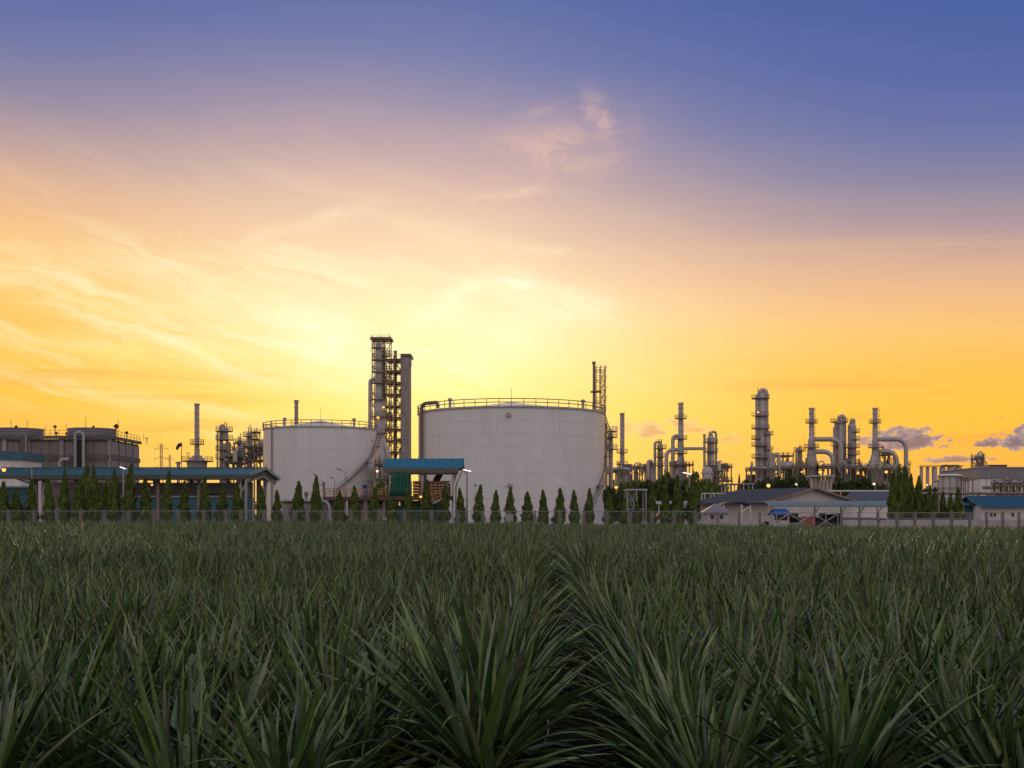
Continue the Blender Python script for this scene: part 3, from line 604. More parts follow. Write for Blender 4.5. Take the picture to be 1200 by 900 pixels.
for k in range(12):
    a = px_x(709.5 + 7 * k / 12, D), D - 1, px_z(489 + 20 * k / 12, D); b_ = px_x(709.5 + 7 * (k + 1) / 12, D), D - 1, px_z(489 + 20 * (k + 1) / 12, D)
    bm.beam(a, b_, .22); bm.beam((a[0] - .9, a[1], a[2]), (b_[0] - .9, b_[1], b_[2]), .22); bm.beam(a, (b_[0] - .9, b_[1], b_[2]), .12)
part('lattice', bm, 'dsteel', t); part('mast', MB().tube([(px_x(710.5, D), D - 1, 0), (px_x(710.5, D), D - 1, px_z(496, D))], .2, 6), 'dsteel', t)

# --- refinery block A (729 to 858)
D = 400
chimney('lone ribbed stack on a flared base right of the large tank', 729, D, [(484.5, 4.6), (530, 4.8), (545, 5.2), (549, 8), (553, 14), (565, 15)], plats=(531, 545), strakes=1.3)
rack('pipe rack at the foot of the lone ribbed stack', 737, 762, 549, D + 2, 8, 3, 4, 5, 34, .75)
rack('low pipe rack between the large tank and the lone stack', 716, 738, 553, D - 4, 6, 2, 3, 4, 14, .7)
vessel('short column with a looped pipe left of the double-duct stack', 770.3, 777, 520.5, 565, D + 3, (526, 536, 546), arch=(767.3, 518, .45))
t = thing('process_drum', 'bulging rounded drum with curved duct left of the double-duct stack', 'drum', (px_x(763, D), D + 4, 0)); X = px_x(764, D)
part('shell', MB().lathe(X, D + 4, [(1.6, 0), (1.6, px_z(548, D)), (1.3, px_z(543, D)), (.4, px_z(540.5, D))], 18), 'pale', t)
part('duct', MB().tube(fillet([(X, D + 3, px_z(545, D)), (px_x(764, D), D + 1, px_z(540, D)), (px_x(760, D), D + 1, px_z(540, D)), (px_x(760, D), D + 1, 2)], 1.6), .55, 10), 'pale', t)
t = chimney('tall stack with two big ducts arching down on its left', 797.6, D, [(472, 5.4), (512, 6), (514, 7), (538, 7.4), (545, 13), (552, 15), (566, 15)], plats=(491, 515, 532), strakes=2.4,
        ducts=[([(797, 511), (788.5, 511), (788.5, 575)], .62 * 1.0), ([(797, 527), (781, 527), (781, 575)], .62 * 1.0), ([(799, 525.7), (826, 525.7)], .5)])
t, x0, x1, z0, z1, zs = frame('process_structure', 'railed burner frame round the base of the double-duct stack', 'steel frame', 789, 812, 545, 604, D - 3, 8, 3, 3); clutter(t, x0, x1, D - 3, D + 5, zs, 30, .7)
vessel('domed column with an inverted U pipe at right of the ducted stack', 828.6, 837.2, 511, 565, D, (519, 530, 546), arch=(839, 506, .4))
chimney('thin dark stack beside the inverted U pipe', 825.3, D - 3, [(509, 2.2), (520, 2.6), (560, 2.8)])
X = px_x(826, D); t = thing('sphere_drum', 'round-topped squat drum at the foot of the domed column', 'drum', (X, D - 5, 0)); part('shell', MB().lathe(X, D - 5, [(1.72, 0), (1.72, px_z(553, D)), (1.5, px_z(549.5, D)), (.9, px_z(547.5, D)), (.05, px_z(546.8, D))], 20), 'pale', t)
part('skirt', MB().ring(X, D - 5, px_z(556, D), 1.7, 1.95, .5, 20), 'steel', t)
t, x0, x1, z0, z1, zs = frame('process_structure', 'stepped three-level frame right of the inverted U pipe', 'steel frame', 841, 857, 548, 604, D, 8, 4, 3); clutter(t, x0, x1, D, D + 8, zs, 34, .6)
rack('pipe rack under the domed column and U pipe', 834, 846, 553, D - 3, 6, 3, 2, 4, 14)
part('drum', MB().lathe(px_x(846, D), D + 4, [(1.6, px_z(548, D)), (1.6, px_z(545, D)), (.8, px_z(543, D)), (.1, px_z(542.6, D))], 16), 'pale', t)

# --- refinery block B (884 to 1065)
D = 410
t = vessel('tallest domed column of the right refinery, gooseneck pipe on top', 884.8, 897.6, 461, 565, D, (467.5, (488, 180, 330), 502.5, (515, 90, 260), 523, 537), arch=(897.8, 457.5, .75))
part('side_drum', MB().lathe(px_x(899, D), D - 1, [(.95, 0), (.95, px_z(507, D)), (.3, px_z(504.5, D))], 16), 'pale', t)
for y in (510, 528): platform(t, px_x(899, D), D - 1, px_z(y, D), .95, .9)
t = thing('process_pipe', 'pair of pale vertical ducts joined by an arch right of the tallest column', 'duct', (px_x(906, D), D - 4, 0))
part('duct', MB().tube(fillet([(px_x(903.5, D), D - 4, 0), (px_x(903.5, D), D - 4, px_z(533, D)), (px_x(909.6, D), D - 4, px_z(533, D)), (px_x(909.6, D), D - 4, 0)], 1.6), .6, 12), 'pale', t)
part('duct', MB().tube([(px_x(900, D), D - 4.5, 0), (px_x(900, D), D - 4.5, px_z(530, D))], .62, 12), 'pale', t)
t, x0, x1, z0, z1, zs = frame('process_structure', 'boxy frame with a big drum between the tallest column and first stack', 'steel frame', 912, 929.5, 534.5, 604, D, 8, 5, 3); clutter(t, x0, x1, D - 1, D + 8, zs[1:], 36, .8)
part('drum', MB().tube([(px_x(912, D), D - 1.5, px_z(546, D)), (px_x(913, D), D - 1.5, px_z(546, D)), (px_x(928, D), D - 1.5, px_z(546, D)), (px_x(929, D), D - 1.5, px_z(546, D))], [.8, 1.5, 1.5, .8], 18), 'pale', t)
vessel('short railed column left of the first ducted stack', 934.3, 940, 526, 560, D + 3, (529, 547), arch=(932.8, 525.5, .3))
chimney('ducted stack left of the twin domed columns', 951, D, [(478, 5.6), (513, 6.2), (515, 8), (526, 9.4), (535, 11), (547, 15), (566, 15)], plats=(496, 525), strakes=2.3,
        ducts=[([(951, 514.8), (985.5, 514.8), (985.5, 572)], .62 * 1.25), ([(951, 529.3), (976.3, 529.3), (976.3, 572)], .72 * 1.1)])
vessel('wider of the twin domed columns, arch pipe on top', 977.4, 989.8, 494, 565, D + 5, (495, (523, 180, 300), (540, 180, 360)), arch=(989, 488, .7), sidepipe=[(975, 500, 570, .28)])
vessel('narrower of the twin domed columns, right of the wider one', 993.3, 1003.2, 496.5, 565, D + 4, ((507, 270, 420), (516, 270, 420), 525, (533, 200, 400), (543, 200, 400)), arch=(1000.5, 492, .5))
chimney('ducted stack at far right of the refinery, before the purple cloud', 1025.4, D, [(478, 5.6), (513, 6.2), (517, 6.8), (529, 8), (533, 8.4), (540, 14), (548, 20), (566, 20)], plats=(496, 525), strakes=2.3,
        ducts=[([(1025, 514.8), (1061.7, 514.8), (1061.7, 585)], .64 * 1.15), ([(1025, 529), (1051, 529), (1051, 570)], .64 * 1.15)])
t, x0, x1, z0, z1, zs = frame('process_structure', 'narrow drum frame between the far right stack and its lower duct', 'steel frame', 1037.5, 1047.5, 533, 604, D, 6, 5, 2); clutter(t, x0, x1, D, D + 6, zs, 24, .8)
t, x0, x1, z0, z1, zs = frame('process_structure', 'slim ladder frame beside the long outer duct', 'steel frame', 1064.6, 1066.4, 545, 604, D + 1, 3, 5, 1, bt=.18); 
rack('pipe rack under the first ducted stack', 929, 958, 548, D - 4, 8, 3, 5, 5, 40, .7)
rack('long pipe rack under the twin domed columns', 958, 1016, 548, D - 4, 8, 3, 9, 6, 64, .7)
rack('pipe rack under the far right ducted stack', 1010, 1058, 551, D - 7, 8, 3, 8, 5, 64, .75)
rack('pipe rack at the foot of the tallest column', 880, 912, 551, D - 6, 8, 3, 5, 5, 34, .7)
# heat exchangers under a flat canopy
D2 = 300; t = thing('exchanger_shelter', 'row of pale upright cylinders under a flat canopy below the twin columns', 'shelter', (px_x(962, D2), D2, 0))
part('canopy', MB().box(px_x(949, D2), px_x(976, D2), D2 - 2, D2 + 5, px_z(558.6, D2), px_z(557.2, D2)), 'cream', t)
for k in range(6): x = px_x(951.5 + 4.4 * k, D2); part('cylinder', MB().lathe(x, D2, [(.42, 0), (.42, px_z(560, D2)), (.2, px_z(559.2, D2))], 12), 'pale', t)

# --- far right plant
D = 380
t = thing('silo_row', 'row of grey silos joined by a railed walkway near the right edge', 'silos', (px_x(1100, D), D, 0))
for a, c in ((1077.8, 1081.6), (1085, 1089), (1092, 1098), (1101, 1108), (1110, 1118), (1118.4, 1127)):
    x = (px_x(a, D) + px_x(c, D)) / 2; r = (c - a) / 2 * D / F; part('silo', MB().lathe(x, D, [(r, 0), (r, px_z(548, D)), (r * .3, px_z(547, D))], 18), 'steel', t)
part('walkway', MB().box(px_x(1077, D), px_x(1127.5, D), D - 1, D + 1, px_z(547.2, D), px_z(546.7, D)), 'dsteel', t); rl = MB()
for k in range(30): x = px_x(1077 + 50.5 * k / 29, D); rl.beam((x, D - 1, px_z(547, D)), (x, D - 1, px_z(545.2, D)), .1)
rl.beam((px_x(1077, D), D - 1, px_z(545.4, D)), (px_x(1127, D), D - 1, px_z(545.4, D)), .1)
for k in range(9): x = px_x(1105 + 18 * k / 8, D); rl.box(x - .4, x + .4, D - .5, D + .5, px_z(547, D), px_z(545.5 - random.random() * 1.5, D))
part('railing', rl, 'rail', t)
D = 250
X = px_x(1113, D); t = thing('round_tank', 'pale squat round tank with outside posts and a flat cap, right of dark cypresses', 'tank', (X, D, 0))
part('shell', MB().lathe(X, D, [(2.1, 0), (2.1, px_z(558, D))], 28), 'cream', t)
part('cap', MB().lathe(X, D, [(2.6, px_z(558, D)), (2.6, px_z(557, D)), (1.6, px_z(555.5, D)), (0, px_z(555.3, D))], 28), 'white', t)
for k in range(10):
    a = k / 10 * 6.283; part('post', MB().beam((X + 2.35 * math.cos(a), D + 2.35 * math.sin(a), 0), (X + 2.35 * math.cos(a), D + 2.35 * math.sin(a), px_z(558.2, D)), .12), 'dsteel', t)
part('handrail', MB().tube([(X + 2.5 * math.cos(k / 24 * 6.283), D + 2.5 * math.sin(k / 24 * 6.283), px_z(572, D)) for k in range(25)], .08, 6, False), 'dsteel', t)
t, *_ = frame('pipe_trestle', 'bare portal frame between the squat tank and the large grey building', 'steel frame', 1129, 1140, 560, 604, 246, 4, 2, 2, bt=.2, rails=False, deck=False, brace=False)
D = 290
t, x0, x1, z0, z1, zs = frame('stair_tower', 'small dark stair tower rising at the left end of the large grey building', 'steel tower', 1146.5, 1152.5, 538, 604, D, 4, 7, 1, bt=.28); clutter(t, x0, x1, D, D + 4, zs, 12, .6)
chimney('thin vent pipe on the small dark stair tower', 1150, D + 2, [(535.5, 2.2), (545, 2.6), (580, 2.6)], m='dsteel')
D = 262
xa, xb = px_x(1149, D), px_x(1240, D); t = thing('factory_building', 'large windowless grey building with a rooftop unit at the right edge', 'building', ((xa + xb) / 2, D + 10, 0))
part('wall', MB().box(xa, xb, D, D + 24, 0, px_z(560.5, D)), 'white', t)
part('upper_wall', MB().box(xa - .25, xb + .25, D - .25, D + 24.2, px_z(560.5, D), px_z(548, D)), 'bluegrey', t)
part('parapet', MB().box(xa - .4, xb + .4, D - .4, D + 24.4, px_z(548, D), px_z(547.2, D)), 'steel', t)
u = part('rooftop_unit', MB().box(px_x(1166, D), px_x(1187, D), D + 3, D + 7, px_z(547.2, D), px_z(543.8, D)), 'dsteel', t)
gr = MB()
for k in range(8): gr.box(px_x(1167 + 2.4 * k, D), px_x(1168.6 + 2.4 * k, D), D + 2.9, D + 3, px_z(546.6, D), px_z(544.4, D))
part('grille', gr, 'black', u)
lv = MB()
for k in range(5): lv.box(px_x(1151.5, D), px_x(1174, D), D - .12, D - .01, px_z(573, D) + k * .12, px_z(573, D) + k * .12 + .09)
part('louvre', lv, 'dsteel', t)
sm = MB()
for k in range(1, 14): x = xa + (xb - xa) * k / 14; sm.box(x - .04, x + .04, D - .29, D - .25, px_z(560.4, D), px_z(548.2, D)); sm.box(x - .04, x + .04, D - .04, D, 0, px_z(560.7, D))
part('cladding_seam', sm, 'bluegrey', t)
D = 250; xa, xb = px_x(1122, D), px_x(1149.5, D)
t = thing('annexe_building', 'low plain annexe between the squat tank and the large grey building', 'building', ((xa + xb) / 2, D + 8, 0)); part('wall', MB().box(xa, xb, D + 6, D + 14, 0, px_z(563, D + 6)), 'white', t); part('roof', MB().box(xa - .3, xb + .3, D + 5.7, D + 14.3, px_z(563, D + 6), px_z(562, D + 6)), 'bluegrey', t)
rack('pipe rack with a horizontal drum before the large grey building', 1177, 1215, 569, 240, 5, 2, 5, 5, 18, .55)
t = thing('pipe_bridge', 'long dark pipe bridge running to the right edge above the teal roof', 'pipe bridge', (px_x(1140, 225), 225, 0))
for k, (dy, r) in enumerate(((0, .22), (.6, .18), (1.2, .25))): part('pipe', MB().tube([(px_x(1080, 225), 225 + dy, px_z(578, 225)), (px_x(1215, 225), 225 + dy, px_z(578, 225))], r, 8), 'dsteel', t)
for px in (1082, 1104, 1126, 1148, 1170, 1192): part('post', MB().beam((px_x(px, 225), 225.5, 0), (px_x(px, 225), 225.5, px_z(578.8, 225)), .25), 'dsteel', t)

# --- house with teal roof, right edge
D = 165; xa, xb = px_x(1150, D), px_x(1225, D)
t = thing('gatehouse', 'white walled house under a dark teal gabled roof at the right edge', 'house', ((xa + xb) / 2, D + 4, 0)); ze = px_z(592.5, D); zr = px_z(582, D + 4)
part('wall', MB().box(xa, xb, D, D + 8, 0, ze), 'white', t)
gv = MB().prism([(xa, D - .2, ze), (xa, D + 8.2, ze), (xa, D + 4, zr)], 0, (.15, 0, 0)); part('gable', gv, 'teal', t)
rf = MB(); rf.slab((xa - .6, D - .9, ze - .1), (xb, D - .9, ze - .1), (xb, D + 4, zr + .12), (xa - .6, D + 4, zr + .12), .12); rf.slab((xa - .6, D + 4, zr + .12), (xb, D + 4, zr + .12), (xb, D + 8.9, ze - .1), (xa - .6, D + 8.9, ze - .1), .12)
r_ = part('roof', rf, 'teal', t); rb = MB()
for k in range(22): x = xa - .4 + k * .42; rb.beam((x, D - .9, ze - .07), (x, D + 4, zr + .15), .05, .06)
part('roof_rib', rb, 'teal', r_)
for px in (1159.8, 1164, 1185):
    w = part('window', MB().box(px_x(px, D), px_x(px + 3.4, D), D - .06, D - .01, px_z(606, D), px_z(599.8, D)), 'white', t); part('pane', MB().box(px_x(px + .35, D), px_x(px + 3.05, D), D - .09, D - .07, px_z(605.5, D), px_z(600.4, D)), 'glass', w)
xa, xb = px_x(1127, D + 4), px_x(1149, D + 4); t = thing('teal_shed', 'low dark teal lean-to adjoining the teal-roofed house', 'shed', ((xa + xb) / 2, D + 4, 0))
part('wall', MB().box(xa, xb, D + 3, D + 9, 0, px_z(590, D)), 'teal', t); part('roof', MB().slab((xa - .3, D + 2, px_z(590, D) - .1), (xb, D + 2, px_z(590, D) - .1), (xb, D + 9.5, px_z(582.5, D)), (xa - .3, D + 9.5, px_z(582.5, D)), .15), 'teal', t)

# ------------------------------------------------------------------ cooling tower, left
D = 230; X0, X1 = -112.0, px_x(130, D); D1 = 248; ZT = px_z(514, D)
t = thing('cooling_tower', 'long dark concrete cooling tower with two ribbed fan drums on its roof', 'cooling tower', ((X0 + X1) / 2, (D + D1) / 2, 0))
part('core', MB().box(X0, X1 - .3, D + .3, D1, 0, ZT - .1), 'dconcrete', t)
cols = [px_x(p, D) for p in (-60, -24, 5, 33, 72, 130)]; zb = px_z(534.5, D)
for x in cols: part('column', MB().box(x - .42 if x < X1 - .1 else x - .6, x + .42 if x < X1 - .1 else x, D - .1, D + .5, 0, ZT), 'concrete', t)
part('cornice', MB().box(X0, X1 + .25, D - .3, D + .6, ZT, ZT + .55), 'dconcrete', t); part('cornice', MB().box(X1 - .4, X1 + .25, D + .61, D1 + .3, ZT, ZT + .55), 'dconcrete', t)
part('cross_beam', MB().box(X0, X1 + .02, D - .05, D + .35, zb - .55, zb + .35), 'dconcrete', t); part('cross_beam', MB().box(X1 - .3, X1 + .06, D + .36, D1, zb - .55, zb + .35), 'dconcrete', t)
for i in range(len(cols) - 1):
    n = 3; xa, xb = cols[i] + .5, cols[i + 1] - .55
    for z0, z1 in ((.3, zb - .6), (zb + .4, ZT - .7)):
        for k in range(n):
            w = (xb - xa) / n; part('panel', MB().box(xa + w * k + .04, xa + w * (k + 1) - .04, D + .1, D + .3, z0, z1), 'ftower', t)
for i in range(4):
    w = (D1 - D - .8) / 4
    for z0, z1 in ((.3, zb - .6), (zb + .4, ZT - .5)): part('panel', MB().box(X1 - .31, X1 - .1, D + .7 + w * i, D + .7 + w * (i + 1) - .12, z0, z1), 'concrete', t)
    part('column', MB().box(X1 - .3, X1 + .03, D + .5 + w * i - .1, D + .5 + w * i + .14, 0, ZT - .002), 'dconcrete', t)
dz = MB(); 
for k in range(90):
    x = X0 + 2 + k * .42
    if x < X1 - .5: h = random.uniform(.1, .55); dz.box(x, x + .25, D - .12, D - .06, zb - .5 - h, zb + .2); dz.box(x + .1, x + .3, D - .34, D - .31, ZT + .1 - h, ZT + .5)
part('algae_crust', dz, 'dconcrete', t)
for px in (108, 23):
    x = px_x(px, D + 9); r = 27 * (D + 9) / F; zz = px_z(501.8, D + 4)
    pr = [(r * 1.0, ZT)]; n = 7
    for k in range(n): a = ZT + (zz - ZT) * k / n; c = ZT + (zz - ZT) * (k + 1) / n; pr += [(r - .05, a + .03), (r + .08, a + .1), (r + .08, a + .2), (r - .05, a + .26)]
    f = part('fan_drum', MB().lathe(x, D + 9, pr + [(r + .12, zz), (r + .12, zz + .2), (r - .3, zz + .2), (r - .3, ZT)], 56, False), 'fan', t)
    hb = MB()
    for k in range(6): a = k * 1.047; hb.beam((x, D + 9, zz - .9), (x + (r - .6) * math.cos(a), D + 9 + (r - .6) * math.sin(a), zz - .8), .7, .1)
    hb.lathe(x, D + 9, [(.6, zz - 1.2), (.6, zz - .5), (.2, zz - .4)], 12); part('fan', hb, 'dsteel', f)
rl = MB()
for z in (1.0, 1.6):
    rl.beam((X0, D + .2, ZT + z), (X1, D + .2, ZT + z), .07); rl.beam((X1, D + .2, ZT + z), (X1, D1, ZT + z), .07)
for k in range(24): x = X0 + (X1 - X0) * k / 23; rl.beam((x, D + .2, ZT + .5), (x, D + .2, ZT + 1.6), .07)
for k in range(10): y = D + (D1 - D) * k / 9; rl.beam((X1, y, ZT + .5), (X1, y, ZT + 1.6), .07)
part('railing', rl, 'rail', t)
rods = MB()
for px, yt in ((13, 491), (32, 492), (53, 499), (77.5, 497), (100.5, 489), (138.5, 491), (168.5, 508)): x = px_x(px, D + 6); rods.tube([(x, D + 6, ZT), (x, D + 6, px_z(yt, D + 6))], .05, 4)
part('lightning_rod', rods, 'rail', t)
part('riser_pipe', MB().tube(fillet([(px_x(90.5, D), D - 1, 0), (px_x(90.5, D), D - 1, px_z(507, D)), (px_x(100, D), D - 1, px_z(507, D)), (px_x(100, D), D - 1, 0)], 1.0, 8), .3, 12), 'galv', t)
part('riser_pipe', MB().tube(fillet([(px_x(73, D), D - 1.2, 0), (px_x(73, D), D - 1.2, px_z(539, D)), (px_x(84, D), D - 1.2, px_z(539, D))], .9, 8), .42, 12), 'galv', t)
part('painted_recess_shade', MB().box(px_x(90.2, D), px_x(100.2, D), D - .14, D - .11, 0, px_z(515, D)), 'black', t)  # flat black sheet on the wall, shade of a recess put in as colour
part('dark_bay', MB().box(px_x(25.5, D), px_x(31.5, D), D - .7, D - .32, 0, px_z(512, D)), 'dconcrete', t); part('corner_pipe', MB().tube([(px_x(32.6, D), D - .9, 0), (px_x(32.6, D), D - .9, px_z(511, D))], .14, 8), 'galv', t)
for px, yt, s in ((19, 500, .7), (64.5, 500, .8), (66.2, 507.5, .7), (78, 508, .7), (109.5, 500, .6), (136.3, 499.5, 1.2), (148.3, 507, .8), (172, 513.5, .5)):
    y = D + (1 if px < 131 else min(16, (px - 130) * .42)); x = px_x(px, y); zt = px_z(yt, y)
    lab = {19: 'on the left fan drum', 64.5: 'taller of two between the fan drums', 66.2: 'shorter of two between the fan drums', 78: 'just left of the right fan drum', 109.5: 'on top of the right fan drum', 136.3: 'biggest, right of the right fan drum', 148.3: 'over the right side of the roof', 172: 'at the far right roof corner'}[px]
    q = thing('floodlight', 'dark floodlight on the cooling tower roof, ' + lab, 'floodlight', (x, y, ZT), 'floodlights on the cooling tower')
    part('pole', MB().tube([(x, y, ZT), (x, y, zt)], .08, 6), 'rail', q); part('lamp_head', MB().beam((x - .22 * s, y, zt - .22 * s), (x + .22 * s, y, zt + .2 * s), .5 * s, .55 * s), 'black', q)
# building with teal roof band at the left edge
D = 205; xa, xb = px_x(-40, D), px_x(27, D); t = thing('office_building', 'pale building with a teal roof band at the left edge, before the cooling tower', 'building', ((xa + xb) / 2, D + 5, 0))
part('wall', MB().box(xa, xb - .3, D, D + 9, 0, px_z(537, D)), 'white', t); part('roof_band', MB().prism([(xa, D - .4, px_z(537.3, D)), (xa, D - .4, px_z(526.5, D)), (xb, D - .4, px_z(529.5, D)), (xb, D - .4, px_z(539, D))], 0, (0, 9.8, 0)), 'teal', t)
sm = MB()
for k in range(1, 9): x = xa + k * 1.1; sm.box(x - .02, x + .02, D - .03, D, 0, px_z(538, D))
part('wall_seam', sm, 'steel', t)

# ------------------------------------------------------------------ long blue-roofed shed
XL, XR = -65.5, -32.3; YA, YR, YB = 152., 162., 172.; ZE, ZR = 6.75, 7.95
t = thing('open_shed', 'long open-sided shed with a blue sheet roof and truss gable', 'shed', ((XL + XR) / 2, YR, 0))
rf = MB(); rf.slab((XL, YA, ZE), (XR, YA, ZE), (XR, YR, ZR), (XL, YR, ZR), .06); rf.slab((XL, YR, ZR), (XR, YR, ZR), (XR, YB, ZE), (XL, YB, ZE), .06)
r_ = part('roof', rf, 'shedblue', t); rb = MB()
n = int((XR - XL) / .45)
for k in range(n): x = XL + .2 + k * .45; rb.beam((x, YA, ZE + .03), (x, YR, ZR + .03), .06, .07); rb.beam((x, YR, ZR + .03), (x, YB, ZE + .03), .06, .07)
part('roof_rib', rb, 'shedblue', r_); part('ridge_cap', MB().beam((XL, YR, ZR + .08), (XR, YR, ZR + .08), .7, .08), 'shedblue', r_)
fa = MB()   # corrugated eave skirt
for k in range(int((XR - XL) / .3)): x = XL + k * .3; fa.add([(x, YA - .06, ZE - .08), (x + .15, YA - .16, ZE - .08), (x + .3, YA - .06, ZE - .08), (x, YA + .5, ZE - .52), (x + .15, YA + .4, ZE - .52), (x + .3, YA + .5, ZE - .52)], [(0, 1, 4, 3), (1, 2, 5, 4)])
part('eave_skirt', fa, 'under', t); part('gutter', MB().box(XL, XR, YA - .2, YA - .02, ZE - .09, ZE + .06), 'blue', t)
for xe in (XR, XL + .1):
    tr = MB(); tr.beam((xe - .3, YA, ZE - .1), (xe - .3, YR, ZR - .1), .16, .2); tr.beam((xe - .3, YR, ZR - .1), (xe - .3, YB, ZE - .1), .16, .2)
    tr.beam((xe - .3, YA + 2, ZE - .75), (xe - .3, YR, ZR - 1.1), .14, .16); tr.beam((xe - .3, YR, ZR - 1.1), (xe - .3, YB - 2, ZE - .75), .14, .16)
    for k in range(1, 20):
        y = YA + 20 * k / 20; zt = ZE + (ZR - ZE) * (1 - abs(y - YR) / 10) - .1; zl = zt - .95 if abs(y - YR) < 8.5 else zt - .6; tr.beam((xe - .3, y, zl), (xe - .3, y, zt), .14, .14)
    part('gable_truss', tr, 'galv', t)
    bb = MB(); bb.beam((xe + .06, YA - .1, ZE + .02), (xe + .06, YR, ZR + .02), .12, .42); bb.beam((xe + .06, YR, ZR + .02), (xe + .06, YB + .1, ZE + .02), .12, .42); part('barge_board', bb, 'blue', t)
npost = 7
for k in range(npost):
    x = XL + 1.2 + (XR - 1.6 - XL - 1.2) * k / (npost - 1)
    for y in (YA + 2, YB - 2):
        part('post', MB().beam((x, y, 0), (x, y, ZE + .1), .38), 'white' if k == npost - 1 else 'dsteel', t)
    br = MB(); br.beam((x, YA + 2, ZE - 1.2), (x, YA + .2, ZE - .15), .14); br.beam((x, YB - 2, ZE - 1.2), (x, YB - .2, ZE - .15), .14)
    br.beam((x, YA + 2, ZE - .2), (x, YB - 2, ZE - .2), .14)
    for q in range(8): br.beam((x, YA + 2 + 2 * q, ZE - .2), (x, YA + 3 + 2 * q, ZE + .35), .1)
    part('roof_truss', br, 'galv', t)
for x in (XR - 1.9,):
    for y in (YA + 5.5, YR, YB - 5): part('post', MB().beam((x, y, 0), (x, y, ZE + .4), .34), 'dsteel', t)
pu = MB()
for q in range(5): y = YA + 1.5 + q * 2; z = ZE + (ZR - ZE) * (y - YA) / 10 - .12; pu.beam((XL, y, z), (XR, y, z), .12, .1)
part('purlin', pu, 'dsteel', t)
def ribwall(t, x0, x1, y, z0, z1, m, name='wall_panel', step=.32):
    w = MB(); n = int((z1 - z0) / step); vs = []; fs = []
    for k in range(n + 1):
        z = z0 + (z1 - z0) * k / n
        vs += [(x0, y, z), (x1, y, z), (x0, y - .07, z + step * .35), (x1, y - .07, z + step * .35)]
    for k in range(2 * n + 1): fs.append((2 * k, 2 * k + 1, 2 * k + 3, 2 * k + 2))
    w.add(vs, fs); w.box(x0, x1, y + .02, y + .15, z0, z1); return part(name, w, m, t)
for k in range(6):      # wall bays between posts: teal sheets low down
    xa = XL + 1.2 + (XR - 2.8 - XL) * k / 6 + .22; xb = XL + 1.2 + (XR - 2.8 - XL) * (k + 1) / 6 - .22
    if k == 1: continue
    ribwall(t, xa, xb, YA + 2.2, .2, 4.0 if k > 1 else 5.2, 'teal')
    part('sill_rail', MB().box(xa, xb, YA + 2.0, YA + 2.15, (4.0 if k > 1 else 5.2) + .02, (4.0 if k > 1 else 5.2) + .2), 'galv', t)
w_ = ribwall(t, XR - 1.5, XR - .2, YA + 2.2, .2, 3.9, 'teal'); 
ew = MB()
part('end_post', MB().beam((XR - .5, YA + .6, 0), (XR - .5, YA + .6, ZE - .5), .26), 'galv', t); part('knee_brace', MB().beam((XR - 1.0, YA + .6, ZE - 2.0), (XR - .1, YA + .6, ZE - .4), .2), 'galv', t)
part('knee_brace', MB().beam((XR - 1.8, YB - 2, ZE - 2.6), (XR - 1.8, YB - .1, ZE - .3), .18), 'dsteel', t)
part('inner_wall', MB().box(XL + 1, XR - 3.2, YB - 2.5, YB - 2.3, 0, 6.25), 'white', t)
for k in range(9): x = XL + 3 + k * 2.6; part('stored_crate', MB().box(x, x + 1.9, YB - 6, YB - 4, .0, random.uniform(2, 4.8)), random.choice(['white', 'dsteel', 'concrete', 'cream']), t)

# ------------------------------------------------------------------ blue-roofed shelter in the middle
D = 145; k_ = D / F; xa, xb = px_x(448.7, D), px_x(541, D); ZE, ZR = px_z(548.3, D), px_z(537.3, D + 3.4)
t = thing('deck_shelter', 'blue-roofed shelter over a raised brown deck, between the two tanks', 'shelter', ((xa + xb) / 2, D + 3, 0))
n = 12
for k in range(n):
    x0, x1 = xa + (xb - xa) * k / n, xa + (xb - xa) * (k + 1) / n; s = .22
    q = MB(); q.slab((x0, D, ZE), (x1 - .015, D, ZE), (x1 - .015, D + 3.4, ZR), (x0, D + 3.4, ZR), .05); q.slab((x0, D + 3.4, ZR), (x1 - .015, D + 3.4, ZR), (x1 - .015, D + 6.8, ZE), (x0, D + 6.8, ZE), .05)
    q.beam((x0 + .04, D, ZE + .03), (x0 + .04, D + 3.4, ZR + .03), .06, .08); q.beam((x0 + .4, D, ZE + .02), (x0 + .4, D + 3.4, ZR + .02), .04, .05)
    rs_ = part('roof_sheet', q, 'blue', t); part('seam', MB().beam((x0 + .01, D - .01, ZE + .06), (x0 + .01, D + 3.4, ZR + .06), .05, .05), 'teal2', rs_)
sk = MB()
for k in range(int((xb - xa - .4) / .22)): x = xa + .1 + k * .22; sk.add([(x, D + .02, ZE - .06), (x + .11, D - .05, ZE - .06), (x + .22, D + .02, ZE - .06), (x, D + .5, ZE - .58), (x + .11, D + .43, ZE - .58), (x + .22, D + .5, ZE - .58)], [(0, 1, 4, 3), (1, 2, 5, 4)])
part('eave_skirt', sk, 'under', t); part('barge_board', MB().prism([(xb + .01, D - .1, ZE - .5), (xb + .01, D - .1, ZE + .05), (xb + .01, D + 3.4, ZR + .08), (xb + .01, D + 6.9, ZE + .05), (xb + .01, D + 6.9, ZE - .4), (xb + .01, D + 3.4, ZR - .4)], 0, (.1, 0, 0)), 'teal', t)
ZD = px_z(581, D)
for px in (460, 494, 530.5):
    for y in (D + .8, D + 6): x = px_x(px, D); part('post', MB().box(x - .16, x + .16, y, y + .32, 0, ZE - .1), 'steel', t)
part('tie_beam', MB().box(xa + .6, xb - .3, D + .75, D + 1.05, ZE - .75, ZE - .5), 'dsteel', t)
part('deck', MB().box(px_x(452, D), px_x(531, D), D + .4, D + 6.4, ZD - .45, ZD), 'brown', t)
yr = MB()
